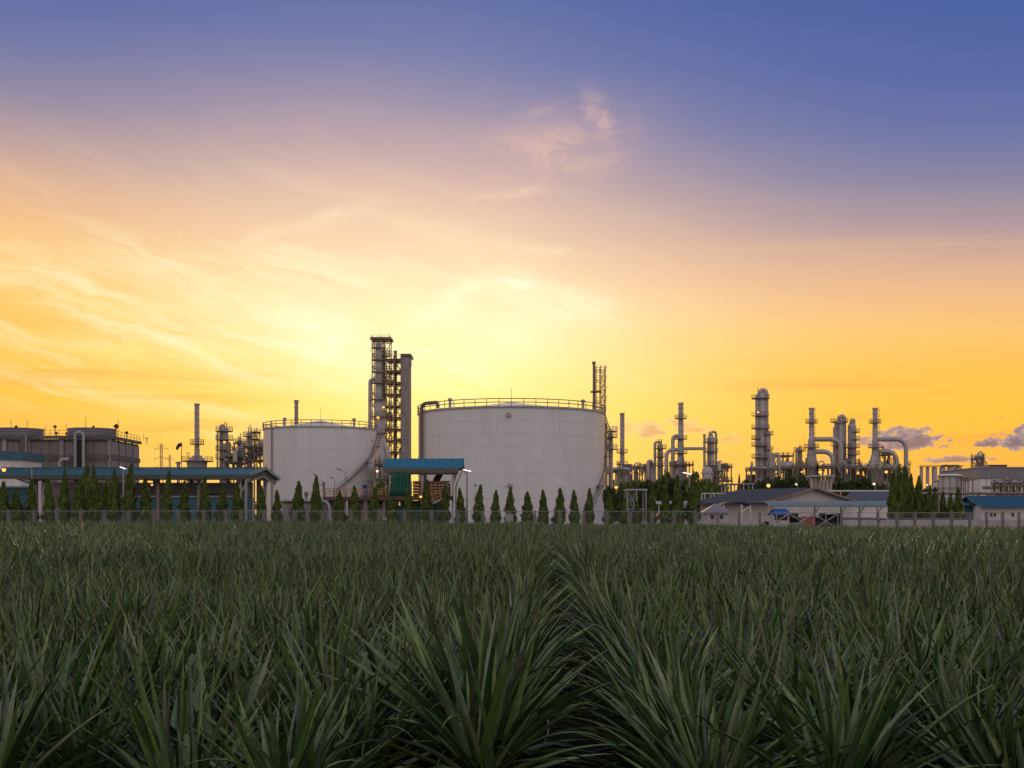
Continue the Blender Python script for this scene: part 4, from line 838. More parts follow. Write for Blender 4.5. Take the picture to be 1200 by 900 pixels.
for z in (.45, .85, 1.25, 1.6): yr.beam((px_x(481, D), D + .5, ZD + z), (px_x(520, D), D + .5, ZD + z), .07)
for px in (482, 485, 490, 500, 505, 510, 515, 519): yr.beam((px_x(px, D), D + .5, ZD), (px_x(px, D), D + .5, ZD + 1.65), .08)
part('railing', yr, 'yrail', t)
bk = MB()
for k in range(5): bk.box(px_x(480, D), px_x(523, D), D + 5, D + 5.1, ZD + k * .36 + .01, ZD + k * .36 + .34)
part('slat_screen', bk, 'brown', t)
part('beam_rail', MB().box(px_x(480, D), px_x(526, D), D + 4.6, D + 4.9, px_z(563.6, D), px_z(562.4, D)), 'brown', t)
cv = MB(); nn_ = 26; vs = []; fs = []; x0, x1 = px_x(459, D), px_x(481, D)
for j in range(5):
    for i in range(nn_ + 1):
        f = j / 4; xx = x0 - (1 - f) * .3 * (1 - i / nn_) + (x1 - x0) * i / nn_; vs.append((xx, D + .28 + .1 * math.sin(i * 1.35 + j * .2) + (1 - f) * .05, px_z(581, D) + (px_z(553.3, D) - px_z(581, D)) * f))
for j in range(4):
    for i in range(nn_): a = j * (nn_ + 1) + i; fs.append((a, a + 1, a + nn_ + 2, a + nn_ + 1))
cv.smooth = True; cv.add(vs, fs); o = part('curtain', cv, 'green', t); sol = o.modifiers.new('t', 'SOLIDIFY'); sol.thickness = .03
part('chute', MB().beam((px_x(514.5, D), D + 3, ZE - .5), (px_x(508.5, D), D + 3, px_z(564, D)), .9, .7), 'black', t)
ss = MB(); sr = MB(); p0 = V3(px_x(526, D), D + .1, ZD); p1 = V3(px_x(503, D), D + .1, px_z(592, D))
for k in range(11): c = p0 + (p1 - p0) * k / 10; ss.box(c[0] - .16, c[0] + .16, D - .35, D + .35, c[2] - .05, c[2])
for y in (D - .38, D + .38): ss.beam((p0[0], y, p0[2]), (p1[0], y, p1[2]), .08, .25); sr.beam((p0[0], y, p0[2] + 1), (p1[0], y, p1[2] + 1), .07); sr.beam((p0[0], y, p0[2] + .5), (p1[0], y, p1[2] + .5), .05)
for k in range(6):
    c = p0 + (p1 - p0) * k / 5; sr.beam((c[0], D - .38, c[2]), (c[0], D - .38, c[2] + 1), .06)
part('stair', ss, 'galv', t); part('stair_railing', sr, 'yrail', t)
part('downpipe', MB().tube(fillet([(px_x(538, D), D + .1, ZE - .55), (px_x(532.5, D), D + .1, px_z(568, D)), (px_x(532, D), D + .1, 0)], .4), .1, 8), 'white', t)
part('downpipe', MB().tube(fillet([(px_x(541, D), D + .5, ZE - .5), (px_x(534.5, D), D + .4, px_z(569, D)), (px_x(534.4, D), D + .4, 0)], .4), .07, 8), 'galv', t)
part('lower_wall', MB().box(px_x(464, D), px_x(523, D), D + 5.4, D + 5.6, 0, ZD - .5), 'dsteel', t)
for a, c in ((506.6, 515), (484, 493), (463, 476)): part('green_door', MB().box(px_x(a, D), px_x(c, D), D + 2.0, D + 2.1, 0, px_z(590.5 if a > 500 else 592, D)), 'green', t)
part('equipment', MB().box(px_x(520.5, D), px_x(526.5, D), D + 2, D + 3, ZD, ZD + 1.5), 'black', t); part('valve_cluster', MB().lathe(px_x(523, D), D + 1.2, [(.1, ZD), (.12, ZD + .8), (.4, ZD + 1.1), (.4, ZD + 1.4), (.1, ZD + 1.7)], 10), 'dsteel', t)
# lamp under the deck
def bulb(name, label, x, y, z, r, m, cat='lamp', pole=None, group=None):
    q = thing(name, label, cat, (x, y, 0 if pole is not None else z), group)
    g = MB().lathe(x, y, [(.01, z - r), (r * .7, z - r * .7), (r, z), (r * .7, z + r * .7), (.01, z + r)], 12, False); part('bulb', g, m, q)
    part('lamp_hood', MB().lathe(x, y, [(r * 1.15, z + r * .6), (r * .9, z + r * 1.2), (.05, z + r * 1.4)], 12), 'dsteel', q)
    if pole is not None: part('pole', MB().tube([(x + pole, y + .1, 0), (x + pole, y + .1, z + r)], .08, 6), 'galv', q); part('arm', MB().beam((x + pole, y + .1, z + r), (x, y + .1, z + r * 1.2), .07), 'galv', q)
    return q
bulb('wall_lamp', 'glowing orange lamp under the deck of the blue-roofed shelter', px_x(493, D), D + .2, px_z(582, D), .16, M['lampo'])

# ------------------------------------------------------------------ orange-railed pump deck before the smaller tank
D = 175; xa, xb = px_x(378, D), px_x(452, D); ZD = px_z(582, D)
t = thing('pump_deck', 'raised deck with orange railings in front of the smaller tank', 'platform', ((xa + xb) / 2, D + 3, 0))
part('deck', MB().box(xa, xb, D, D + 7, ZD - .5, ZD), 'brown', t); ry = MB()
for z in (.4, .8, 1.15): ry.beam((xa, D + .1, ZD + z), (xb, D + .1, ZD + z), .08)
for k in range(19): x = xa + (xb - xa) * k / 18; ry.beam((x, D + .1, ZD), (x, D + .1, ZD + 1.18), .09)
part('railing', ry, 'yrail', t)
for k in range(7): x = xa + .3 + (xb - xa - .6) * k / 6; part('post', MB().box(x - .15, x + .15, D + .5, D + .8, 0, ZD - .5), 'dsteel', t)
for k in range(6): x = xa + .5 + (xb - xa - .6) * k / 6; part('wall_panel', MB().box(x, x + (xb - xa - .6) / 6 - .38, D + 2, D + 2.1, 0, ZD - .55), 'concrete', t)
x = px_x(427, D); q = thing('pump', 'blue pump on the orange-railed deck', 'pump', (x, D + 1.5, ZD))
part('casing', MB().lathe(x, D + 1.5, [(.5, ZD), (.5, ZD + .3), (.3, ZD + .4), (.42, ZD + .8), (.3, ZD + 1.2)], 12), 'pblue', q); part('motor', MB().lathe(x - .1, D + 1.5, [(.25, ZD + 1.2), (.33, ZD + 1.3), (.33, ZD + 1.7), (.1, ZD + 1.85)], 12), 'pblue', q); part('outlet_pipe', MB().tube(fillet([(x, D + 1.4, ZD + .6), (x + .9, D + 1.4, ZD + .5), (x + 1.2, D + 1.4, ZD)], .3), .17, 8), 'pblue', q)
x = px_x(379, D); q = thing('valve_stand', 'dark leaning valve stand at the left end of the orange-railed deck', 'valve', (x, D + 1, ZD))
part('stem', MB().tube([(x, D + 1, ZD - .1), (x - .1, D + 1, ZD + 1.8)], .14, 8), 'dsteel', q); part('actuator', MB().beam((x - .25, D + 1, ZD + 1.5), (x, D + 1, ZD + 2.1), .4), 'dsteel', q)
t = thing('process_pipe', 'pale pipe bending down before the smaller tank, left of the orange-railed deck', 'pipe', (px_x(360, 165), 165, 0))
part('pipe', MB().tube(fillet([(px_x(333, 165), 165, px_z(587, 165)), (px_x(385.5, 165), 165, px_z(587, 165)), (px_x(386.5, 165), 165, 0)], 1.0), .22, 10), 'galv', t); part('pipe', MB().tube([(px_x(333, 165), 165.6, px_z(588.5, 165)), (px_x(384, 165), 165.6, px_z(588.5, 165))], .15, 8), 'dsteel', t)
for px in (340, 353, 366, 380): part('support', MB().beam((px_x(px, 165), 165.3, 0), (px_x(px, 165), 165.3, px_z(588, 165)), .2), 'dsteel', t)
x = px_x(359, 165); part('valve', MB().lathe(x, 165, [(.14, px_z(587, 165)), (.14, px_z(582, 165)), (.28, px_z(581, 165)), (.28, px_z(577, 165)), (.1, px_z(576, 165))], 10), 'dsteel', t)
t = thing('low_building', 'low dark concrete plinth wall before the smaller tank', 'wall', (px_x(362, 178), 178, 0)); part('wall', MB().box(px_x(330, 178), px_x(379, 178), 178, 182, 0, px_z(588.5, 178)), 'concrete', t)
part('coping', MB().box(px_x(329, 178), px_x(379, 178), 177.8, 182.2, px_z(588.5, 178), px_z(587.2, 178)), 'dconcrete', t)

# ------------------------------------------------------------------ street lamps
def mast_lamp(px, ytop, D, dx, dy, label, z0=0, lit=None, hw=.16):
    x = px_x(px, D); z = px_z(ytop, D); q = thing('lamp_post', label, 'lamp post', (x, D, z0))
    part('pole', MB().tube([(x, D, z0), (x, D, z)], [.1, .06], 8), 'galv', q)
    e = (x + dx * D / F, D - .1, z - dy * D / F); part('arm', MB().beam((x, D, z), ((x + e[0]) / 2, D, (z + e[2]) / 2), .08), 'galv', q)
    h = part('lamp_head', MB().beam(((x * .6 + e[0] * .4), D - .05, z * .6 + e[2] * .4), e, .42, hw), 'galv' if lit else 'dsteel', q)
    if lit: part('lens', MB().beam(((x * .55 + e[0] * .45), D - .36, z * .55 + e[2] * .45), (e[0], e[1] - .3, e[2]), .05, hw * 1.1), lit, h)
    return q
zt = px_z(582, 175)
mast_lamp(404.8, 553, 176, -10, -4, 'tallest dark lamp post on the orange-railed deck before the smaller tank', zt)
mast_lamp(392.2, 562, 176, -5, -3, 'short dark lamp post at the left of the orange-railed deck', zt)
mast_lamp(439, 562, 176, -10, -4, 'dark lamp post at the right end of the orange-railed deck', zt)
mast_lamp(372.5, 559, 150, -5, -4, 'dark lamp post behind the tall cypress before the smaller tank')
mast_lamp(437.8, 518, 268, -7, -5, 'dark lamp at the upper landing of the smaller tank stair', px_z(535, 268))
mast_lamp(703, 549, 226, -4, -5, 'dark lamp by the stair of the larger tank', px_z(566, 226))
def led_lamp(px, y, D, x0, x1, label):
    x = px_x(px, D); z = px_z(y, D); q = thing('street_lamp', label, 'street lamp', (x, D, 0))
    part('pole', MB().tube([(x, D, 0), (x, D, z)], [.13, .09], 8), 'galv', q)
    a, c = px_x(x0, D), px_x(x1, D); h = MB(); h.slab((a, D - .25, z + .22), (c, D - .25, z - .02), (c, D + .25, z - .02), (a, D + .25, z + .22), .1); h = part('lamp_head', h, 'white', q)
    l = MB().slab((a + .1, D - .33, z + .2), (c - .1, D - .33, z), (c - .1, D - .27, z), (a + .1, D - .27, z + .2), .09); part('lens', l, 'lampw', h)
led_lamp(547.2, 552, 137, 542, 553, 'street lamp with a lit white head right of the blue-roofed shelter')
led_lamp(144.5, 549, 138, 140.5, 149, 'street lamp with a lit white head above the long blue shed roof')
led_lamp(808, 555.5, 137, 799, 812, 'street lamp with a pale head beside tall cypresses, right of the larger tank')
x = px_x(556, 136); q = thing('camera_pole', 'thin white pole with a black camera right of the lit street lamp', 'pole', (x, 136, 0)); part('pole', MB().tube([(x, 136, 0), (x, 136, px_z(565, 136))], .07, 8), 'white', q); part('camera', MB().beam((x + .05, 135.9, px_z(568.5, 136)), (x + .2, 135.7, px_z(568.7, 136)), .14), 'black', q)
for px, y, D, r, m, lab in [(4.5, 550.5, 143, .24, 'lampo', 'lit orange lamp at the left edge above the shed roof'), (722, 571, 170, .22, 'lampo', 'lit orange lamp just right of the larger tank'),
        (900.5, 569, 235, .36, 'lampo', 'lit orange lamp above the grey warehouse roof'), (933, 567.5, 240, .2, 'lampy', 'small pale lamp above the warehouse ridge'), (1024.3, 567, 240, .26, 'lampy', 'lit pale lamp before dark trees right of the warehouse'),
        (1086.5, 568, 240, .16, 'lampy', 'tiny pale lamp between the dark cypresses at right'), (99.3, 597, 150, .1, 'lampy', 'tiny white lamp low under the shed between cypresses'), (178, 568, 160, .16, 'lampo', 'small orange lamp under the long shed roof')]:
    bulb('street_lamp' if y < 590 and px != 178 else 'wall_lamp', lab, px_x(px, D), D, px_z(y, D), r, M[m], 'street lamp' if px not in (178, 99.3) else 'lamp', pole=(3.2 if px == 4.5 else .3))
for px, y, D, r, m, lab in [(442, 552, 262, .3, 'lampy', 'pale warm lamp on the low frame between the tanks'), (449.5, 477, 297, .3, 'lampo', 'small orange lamp partway up the process tower'), (443, 489, 296, .35, 'lampo', 'orange lamp on the flared column of the process tower'), (263, 518, 332, .35, 'lampo', 'orange lamp on the domed column left of smaller tank'),
        (940, 553, 402, .4, 'lampo', 'orange lamp on the pipe rack under the first ducted stack'), (961.5, 553, 398, .5, 'lampo', 'bright orange lamp between first ducted stack and twin columns'), (1038.5, 553, 398, .5, 'lampo', 'bright orange lamp at the base of the far right stack'), (888.5, 483, 405, .35, 'lampo', 'orange lamp on the tallest domed column'), (978.5, 567.5, 296, .3, 'lampo', 'orange lamp beside the flat canopy of pale cylinders')]:
    bulb('plant_lamp', lab, px_x(px, D), D, px_z(y, D), r, M[m])

# ------------------------------------------------------------------ warehouse and yard at right
C = V3(px_x(899.7, 160), 160, 0); Rr_ = V3(px_x(1003.7, 170), 170, 0); u = Rr_ - C; L1 = np.linalg.norm(u); u /= L1; v = V3(-u[1], u[0], 0); L2 = 13.0
ze = px_z(587, 160); zr = px_z(571.6, 165)
t = thing('warehouse', 'low warehouse with a broad dark grey roof and pale gable', 'warehouse', tuple(C + u * L1 / 2 + v * L2 / 2))
P = lambda a, b_, z: tuple(C + u * a + v * b_ + V3(0, 0, z))
wl_ = MB(); wl_.add([P(.4, .3, 0), P(L1 - .4, .3, 0), P(L1 - .4, .3, ze + .03), P(L1 / 2, .3, zr - .1), P(.4, .3, ze + .03), P(.4, L2, 0), P(L1 - .4, L2, 0), P(L1 - .4, L2, ze + .03), P(L1 / 2, L2, zr - .1), P(.4, L2, ze + .03)], [(0, 1, 2, 3, 4), (9, 8, 7, 6, 5), (0, 4, 9, 5), (1, 6, 7, 2)])
part('wall', wl_, 'cream', t)
rf = MB(); rf.slab(P(-.8, -.4, ze - .15), P(L1 / 2, -.4, zr), P(L1 / 2, L2 + .4, zr), P(-.8, L2 + .4, ze - .15), .12); rf.slab(P(L1 / 2, -.4, zr), P(L1 + .8, -.4, ze - .15), P(L1 + .8, L2 + .4, ze - .15), P(L1 / 2, L2 + .4, zr), .12)
r_ = part('roof', rf, 'roofgrey', t); rb = MB()
for k in range(18): q = -.3 + (L2 + .6) * k / 17; rb.beam(P(-.8, q, ze - .11), P(L1 / 2, q, zr + .04), .08, .05)
part('roof_rib', rb, 'roofgrey', r_)
part('barge_board', MB().beam(P(-.8, -.44, ze - .2), P(L1 / 2, -.44, zr - .05), .08, .28).beam(P(L1 / 2, -.44, zr - .05), P(L1 + .8, -.44, ze - .2), .08, .28), 'dsteel', t)
for a in (1.2, 4.6, 10, 13.4):
    w = part('window', MB().prism([P(a, .26, 1.0), P(a + 1.5, .26, 1.0), P(a + 1.5, .26, 2.2), P(a, .26, 2.2)], 0, tuple(v * .05)), 'white', t); part('pane', MB().prism([P(a + .1, .2, 1.1), P(a + 1.4, .2, 1.1), P(a + 1.4, .2, 2.1), P(a + .1, .2, 2.1)], 0, tuple(v * .04)), 'glass', w)
D = 185; xa, xb = px_x(990, D), px_x(1052, D); t = thing('rear_warehouse', 'second grey roof partly hidden behind the warehouse gable', 'warehouse', ((xa + xb) / 2, D + 6, 0))
part('wall', MB().box(xa, xb, D, D + 10, 0, px_z(587, D)), 'white', t); part('roof', MB().slab((xa - 1, D - .8, px_z(587.5, D)), (xb + 1, D - .8, px_z(587.5, D)), (xb + 1, D + 6, px_z(576.5, D + 6)), (xa + 2.5, D + 6, px_z(576.5, D + 6)), .15), 'roofgrey', t)
t = thing('pipe_bridge', 'straight pale pipe bridge above the rear warehouse roof', 'pipe bridge', (px_x(1010, 215), 215, 0)); part('pipe', MB().tube([(px_x(970, 215), 215, px_z(575.5, 215)), (px_x(1080, 215), 215, px_z(575.5, 215))], .16, 8), 'cream', t)
for px in (985, 1008, 1031, 1054): part('post', MB().beam((px_x(px, 215), 215, 0), (px_x(px, 215), 215, px_z(576, 215)), .16), 'cream', t)
# arched teal carport
def carport(px0, px1, ye, D, label, dep=5.0, mt='teal2', posts=()):
    xa, xb = px_x(px0, D), px_x(px1, D); z = px_z(ye, D); t = thing('carport', label, 'carport', ((xa + xb) / 2, D, 0))
    pr = [(D - dep / 2 + dep * k / 8, z + .55 * math.sin(math.pi * (k / 8) * .62 + .0)) for k in range(9)]; rf = MB(); vs = []; fs = []
    for y, zz in pr: vs += [(xa, y, zz), (xb, y, zz), (xa, y, zz - .06), (xb, y, zz - .06)]
    for k in range(8): a = 4 * k; fs += [(a, a + 1, a + 5, a + 4), (a + 2, a + 6, a + 7, a + 3), (a, a + 4, a + 6, a + 2), (a + 1, a + 3, a + 7, a + 5)]
    fs += [(0, 2, 3, 1), (32, 33, 35, 34)]; rf.smooth = False; rf.add(vs, fs); r_ = part('roof', rf, mt, t)
    rb = MB(); n = int((xb - xa) / .5)
    for k in range(n + 1):
        x = xa + (xb - xa) * k / n; 
        for q in range(8): rb.beam((x, pr[q][0], pr[q][1] + .02), (x, pr[q + 1][0], pr[q + 1][1] + .02), .05, .05)
    part('roof_rib', rb, mt, r_); part('fascia', MB().box(xa, xb, D - dep / 2 - .1, D - dep / 2 - .01, z - .16, z + .03), mt, t)
    for px in posts:
        x = px_x(px, D); part('post', MB().tube([(x, D + dep * .3, 0), (x, D + dep * .3, z + .3)], .09, 8), 'white', t); part('brace', MB().beam((x, D + dep * .3, z - .9), (x, D - dep * .3, z + .1), .09), 'white', t)
    return t
carport(897, 1041, 592.6, 146, 'long low teal carport canopy in front of the warehouse', 4.5, 'teal2', (905, 958, 989, 1011, 1032))
D = 150; t = thing('arched_canopy', 'small arched grey canopy left of the long teal carport', 'canopy', (px_x(860, D), D, 0)); vs = []; fs = []; rf = MB()
for k in range(11): a = math.pi * (.12 + .76 * k / 10); x = px_x(860, D) - 2.0 * math.cos(a); z = px_z(593, D) + .75 * math.sin(a) - .2; vs += [(x, D - 2, z), (x, D + 3, z), (x, D - 2, z - .08), (x, D + 3, z - .08)]
for k in range(10): a = 4 * k; fs += [(a, a + 4, a + 5, a + 1), (a + 2, a + 3, a + 7, a + 6), (a, a + 2, a + 6, a + 4), (a + 1, a + 5, a + 7, a + 3)]
rf.add(vs, fs); part('roof', rf, 'roofgrey', t)
for px in (845, 866, 876): x = px_x(px, D); part('post', MB().beam((x, D - 1.8, 0), (x, D - 1.8, px_z(591.5, D)), .16), 'white', t)
part('brace', MB().beam((px_x(866, D), D - 1.8, px_z(600, D)), (px_x(876, D), D - 1.8, px_z(593, D)), .12), 'white', t)
D = 142; xa, xb = px_x(828, D), px_x(853, D); t = thing('guard_booth', 'cream guard booth with a grey hipped roof behind the wall', 'booth', ((xa + xb) / 2, D + 1.3, 0))
part('wall', MB().box(xa, xb, D, D + 2.6, 0, px_z(600.2, D)), 'cream', t); zz = px_z(600.2, D); ap = ((xa + xb) / 2, D + 1.3, px_z(589.5, D)); ov = .4
part('roof', MB().add([(xa - ov, D - ov, zz), (xb + ov, D - ov, zz), (xb + ov, D + 2.6 + ov, zz), (xa - ov, D + 2.6 + ov, zz), ap, (xa - ov, D - ov, zz - .1), (xb + ov, D - ov, zz - .1), (xb + ov, D + 2.6 + ov, zz - .1), (xa - ov, D + 2.6 + ov, zz - .1)], [(0, 1, 4), (1, 2, 4), (2, 3, 4), (3, 0, 4), (5, 8, 7, 6), (0, 5, 6, 1), (1, 6, 7, 2), (2, 7, 8, 3), (3, 8, 5, 0)]), 'bluegrey', t)
for px in (831.5, 842.3):
    w = part('window', MB().box(px_x(px, D), px_x(px + 6.2, D), D - .05, D - .01, px_z(609, D), px_z(602.6, D)), 'white', t); part('pane', MB().box(px_x(px + .7, D), px_x(px + 5.5, D), D - .08, D - .06, px_z(608.3, D), px_z(603.2, D)), 'glass', w)
D = 136; xa, xb = px_x(905, D), px_x(926, D); t = thing('kiosk', 'small beige hut with a bright blue gabled roof beside the gate', 'hut', ((xa + xb) / 2, D + 1, 0))
part('wall', MB().box(xa + .1, xb - .1, D, D + 1.8, 0, px_z(602.6, D)), 'cream', t); zz = px_z(603, D); rf = MB(); rf.slab((xa - .1, D - .4, zz), (xb + .1, D - .4, zz), (xb - .25, D + .9, px_z(596, D)), (xa + .3, D + .9, px_z(596, D)), .06); rf.slab((xa + .3, D + .9, px_z(596, D)), (xb - .25, D + .9, px_z(596, D)), (xb + .1, D + 2.2, zz), (xa - .1, D + 2.2, zz), .06); part('roof', rf, 'bright', t)
part('window', MB().box(xa + .3, xb - .3, D - .04, D - .01, 1.2, 1.75), 'glass', t)
D = 133; xa, xb = px_x(942.5, D), px_x(955.5, D); t = thing('red_bin', 'faded red box standing behind the lattice gate', 'bin', ((xa + xb) / 2, D, 0)); part('body', MB().box(xa, xb, D, D + .9, 0, px_z(606.3, D)), 'red', t); part('lid', MB().box(xa - .05, xb + .05, D - .05, D + .95, px_z(606.3, D), px_z(605.2, D)), 'red', t)
D = 138; xa, xb = px_x(447.5, D), px_x(454, D); t = thing('red_bin', 'small red and white box at the foot of the deck shelter, left side', 'bin', ((xa + xb) / 2, D, 0)); part('body', MB().box(xa, xb, D, D + .6, .2, px_z(608.8, D)), 'red', t); part('lid', MB().box(xa - .03, xb + .03, D - .03, D + .63, px_z(608.8, D), px_z(607.2, D)), 'white', t)
# parked cars
def car(px, D, rz, mt, label, high=False):
    x = px_x(px, D); t = thing('parked_car', label, 'car', (x, D, 0), 'cars parked under the carport'); h = 1.85 if high else 1.45
    side = [(-2.15, .35), (-2.2, .75), (-1.95, .9 if not high else 1.05), (2.1, .95), (2.2, .7), (2.15, .35)]
    part('body', MB().prism([(x + a, D - .85, z) for a, z in side], 0, (0, 1.7, 0)), mt, t)
    cab = [(-1.1, .94), (-.45, h), (1.1, h), (1.95, .94)]; part('cabin', MB().add([(x + a, D - .8 + (.12 if z > 1 else 0), z) for a, z in cab] + [(x + a, D + .8 - (.12 if z > 1 else 0), z) for a, z in cab], [(0, 1, 2, 3), (7, 6, 5, 4), (0, 4, 5, 1), (1, 5, 6, 2), (2, 6, 7, 3)]), 'carglass', t)
    part('roof', MB().box(x - .4, x + 1.05, D - .66, D + .66, h + .002, h + .05), mt, t)
    for a in (-1.35, 1.35):
        for s in (-1, 1): w = part('wheel', MB().tube([(x + a, D + s * .72, .33), (x + a, D + s * .9, .33)], .33, 16), 'black', t); part('rim', MB().tube([(x + a, D + s * .9, .33), (x + a, D + s * .915, .33)], .2, 12), 'galv', w)
    for s in (-.6, .6): part('headlight', MB().box(x - 2.24, x - 2.17, D + s - .18, D + s + .18, .66, .8), 'white', t)
car(968, 146, 0, 'cardark', 'dark car parked under the carport behind the lattice gate', True)
car(1024, 146, 0, 'carwhite', 'white car under the right end of the carport')
car(932, 147, 0, 'carsilver', 'silver car under the carport just right of the blue-roofed hut')
car(994, 147, 0, 'cardark', 'dark car between the white car and the lattice gate')
car(948, 149, 0, 'cardark', 'added dark car in the second row behind the faded red box')  # this car and the next two are added to darken the carport interior
car(1008, 149, 0, 'carsilver', 'added silver car in the second row behind the white wall')
car(914, 149, 0, 'cardark', 'added dark car half hidden behind the blue-roofed hut', True)
# white trellis frame right of big tank
D = 180; t, x0, x1, z0, z1, zs = frame('pipe_trestle', 'white braced frame with a flat top among trees right of the larger tank', 'steel frame', 735, 757, 575, 604, D, 4, 2, 2, 'galv', True, False, bt=.16, deck=False)
part('roof', MB().box(px_x(734, D), px_x(758.5, D), D - .4, D + 4.4, px_z(574.6, D), px_z(573, D)), 'steel', t)
t, x0, x1, *_ = frame('pipe_trestle', 'low pale pipe frame between trellis and guard booth', 'steel frame', 766, 812, 590, 604, 176, 3, 1, 5, 'white', False, False, bt=.16, deck=False); part('pipe', MB().tube([(x0, 177, px_z(589, 177)), (x1, 177, px_z(589, 177))], .24, 8), 'galv', t); part('pipe', MB().tube([(x0, 178.4, px_z(589, 178)), (x1, 178.4, px_z(589, 178))], .18, 8), 'galv', t)
X = px_x(807, 168); t = thing('round_tank', 'small grey horizontal drum behind the tall cypress left of guard booth', 'tank', (X, 168, 0)); part('shell', MB().tube([(X - 1.6, 168, 1.9 + .8), (X - 1.3, 168, 2.7), (X + 1.3, 168, 2.7), (X + 1.6, 168, 2.7)], [.5, .85, .85, .5], 16), 'bluegrey', t); part('saddle', MB().box(X - 1, X - .7, 167.6, 168.4, 0, 2).box(X + .7, X + 1, 167.6, 168.4, 0, 2), 'concrete', t)
t, x0, x1, *_ = frame('pipe_trestle', 'pale flat-topped frame before trees above the warehouse roof', 'steel frame', 850, 882, 567.5, 604, 225, 4, 1, 3, 'cream', False, False, bt=.2, deck=False); part('roof', MB().box(x0 - .3, x1 + .3, 224.5, 229.5, px_z(567.4, 225), px_z(566.6, 225)), 'cream', t)
t, x0, x1, *_ = frame('pipe_trestle', 'small portal frame at the left edge of the warehouse roof', 'steel frame', 826, 847, 578, 604, 190, 3, 1, 2, 'cream', False, False, bt=.18, deck=False)

# ------------------------------------------------------------------ boundary fence and wall
D = 130
def fence(px_posts, label, base_h, ztop, name='mesh_fence'):
    xs = [px_x(p, D) for p in px_posts]; t = thing(name, label, 'fence', ((xs[0] + xs[-1]) / 2, D, 0))
    pm = mesh_of('post', MB().box(-.095, .095, -.1, .1, 0, ztop - .06).add([(-.125, -.125, ztop - .06), (.125, -.125, ztop - .06), (.125, .125, ztop - .06), (-.125, .125, ztop - .06), (0, 0, ztop + .03)], [(0, 1, 4), (1, 2, 4), (2, 3, 4), (3, 0, 4)]), M['post'])
    for x in xs:
        o = bpy.data.objects.new('post', pm); COL.objects.link(o); o.parent = t; o.location = (x - (xs[0] + xs[-1]) / 2, random.uniform(-.02, .02), random.uniform(-.05, .05)); 
    rl = MB(); 
    for z in (ztop - .12, base_h + .12): rl.tube([(xs[0], D + .02, z), (xs[-1], D + .02, z)], .03, 6)
    for a, c in zip(xs[:-1], xs[1:]): rl.beam((a + .2, D + .02, base_h + .1), (a + .2, D + .02, ztop - .12), .035); rl.beam((c - .2, D + .02, base_h + .1), (c - .2, D + .02, ztop - .12), .035)
    part('rail', rl, 'galv', t)
    w = MB()
    n = int((xs[-1] - xs[0]) / .22)
    for k in range(n): x = xs[0] + k * .22; h = ztop - .15 - base_h; w.beam((x, D + .03, base_h + .1), (x + h * .5, D + .03, ztop - .12), .008); w.beam((x + h * .5, D + .035, base_h + .1), (x, D + .035, ztop - .12), .008)
    part('wire_mesh', w, 'galv', t, kind='stuff')
    if base_h > .1:
        for a, c in zip(xs[:-1], xs[1:]): part('wall_panel', MB().box(a + .165, c - .165, D - .07, D + .07, 0, base_h + random.uniform(-.02, .02)), 'wall', t)
    return t
lp = [-46 + 28.3 * k for k in range(17)]
lp = [p for p in (-46, -18, 10, 40, 67, 95, 122.5, 150.5, 180, 209.5, 239, 265, 283, 310, 345, 378, 411, 444, 474, 506, 536)]
fence(lp, 'wire mesh boundary fence with pale concrete posts, left part of the field edge', .3, px_z(597.5, D))
fence([536, 566, 596, 627, 656, 684, 711, 738, 764, 790, 815], 'wire mesh fence on a low white kerb before the larger tank', .62, px_z(598, D))
fence([815, 841, 866, 890.5], 'white boundary wall with mesh on top before the guard booth', 1.15, px_z(600, D), 'boundary_wall')
fence([986, 1007, 1029, 1051, 1072, 1093.5, 1115, 1136, 1156, 1175, 1194, 1215], 'long white boundary wall with posts and mesh at the right', 1.3, px_z(599.5, D), 'boundary_wall')
x = px_x(596.5, D); single('gate_pillar', MB().box(x - .42, x + .42, D - .3, D - .17, 0, px_z(603, D)).box(x - .47, x + .47, D - .34, D - .16, px_z(603, D), px_z(602, D)), 'wall', 'thick pale pillar in the fence before the middle of the larger tank', 'pillar')
# lattice gate
xa, xb = px_x(896, D), px_x(982, D); t = thing('lattice_gate', 'folding lattice gate between the two white walls', 'gate', ((xa + xb) / 2, D, 0)); n = 6; zt = px_z(601, D)
gf = MB(); gf.beam((xa, D, zt), (xb, D, zt), .07); gf.beam((xa, D, .25), (xb, D, .25), .08)
part('gate_frame', gf, 'galv', t)
for k in range(n + 1): x = xa + (xb - xa) * k / n; part('upright', MB().beam((x, D, .1), (x, D, zt), .07), 'galv', t)
for k in range(n // 2): a = xa + (xb - xa) * 2 * k / n; c = xa + (xb - xa) * (2 * k + 2) / n; part('diagonal_bar', MB().beam((a, D - .05, .3), (c, D - .05, zt - .1), .09), 'galv', t); part('diagonal_bar', MB().beam((c, D - .09, .3), (a, D - .09, zt - .1), .09), 'galv', t)

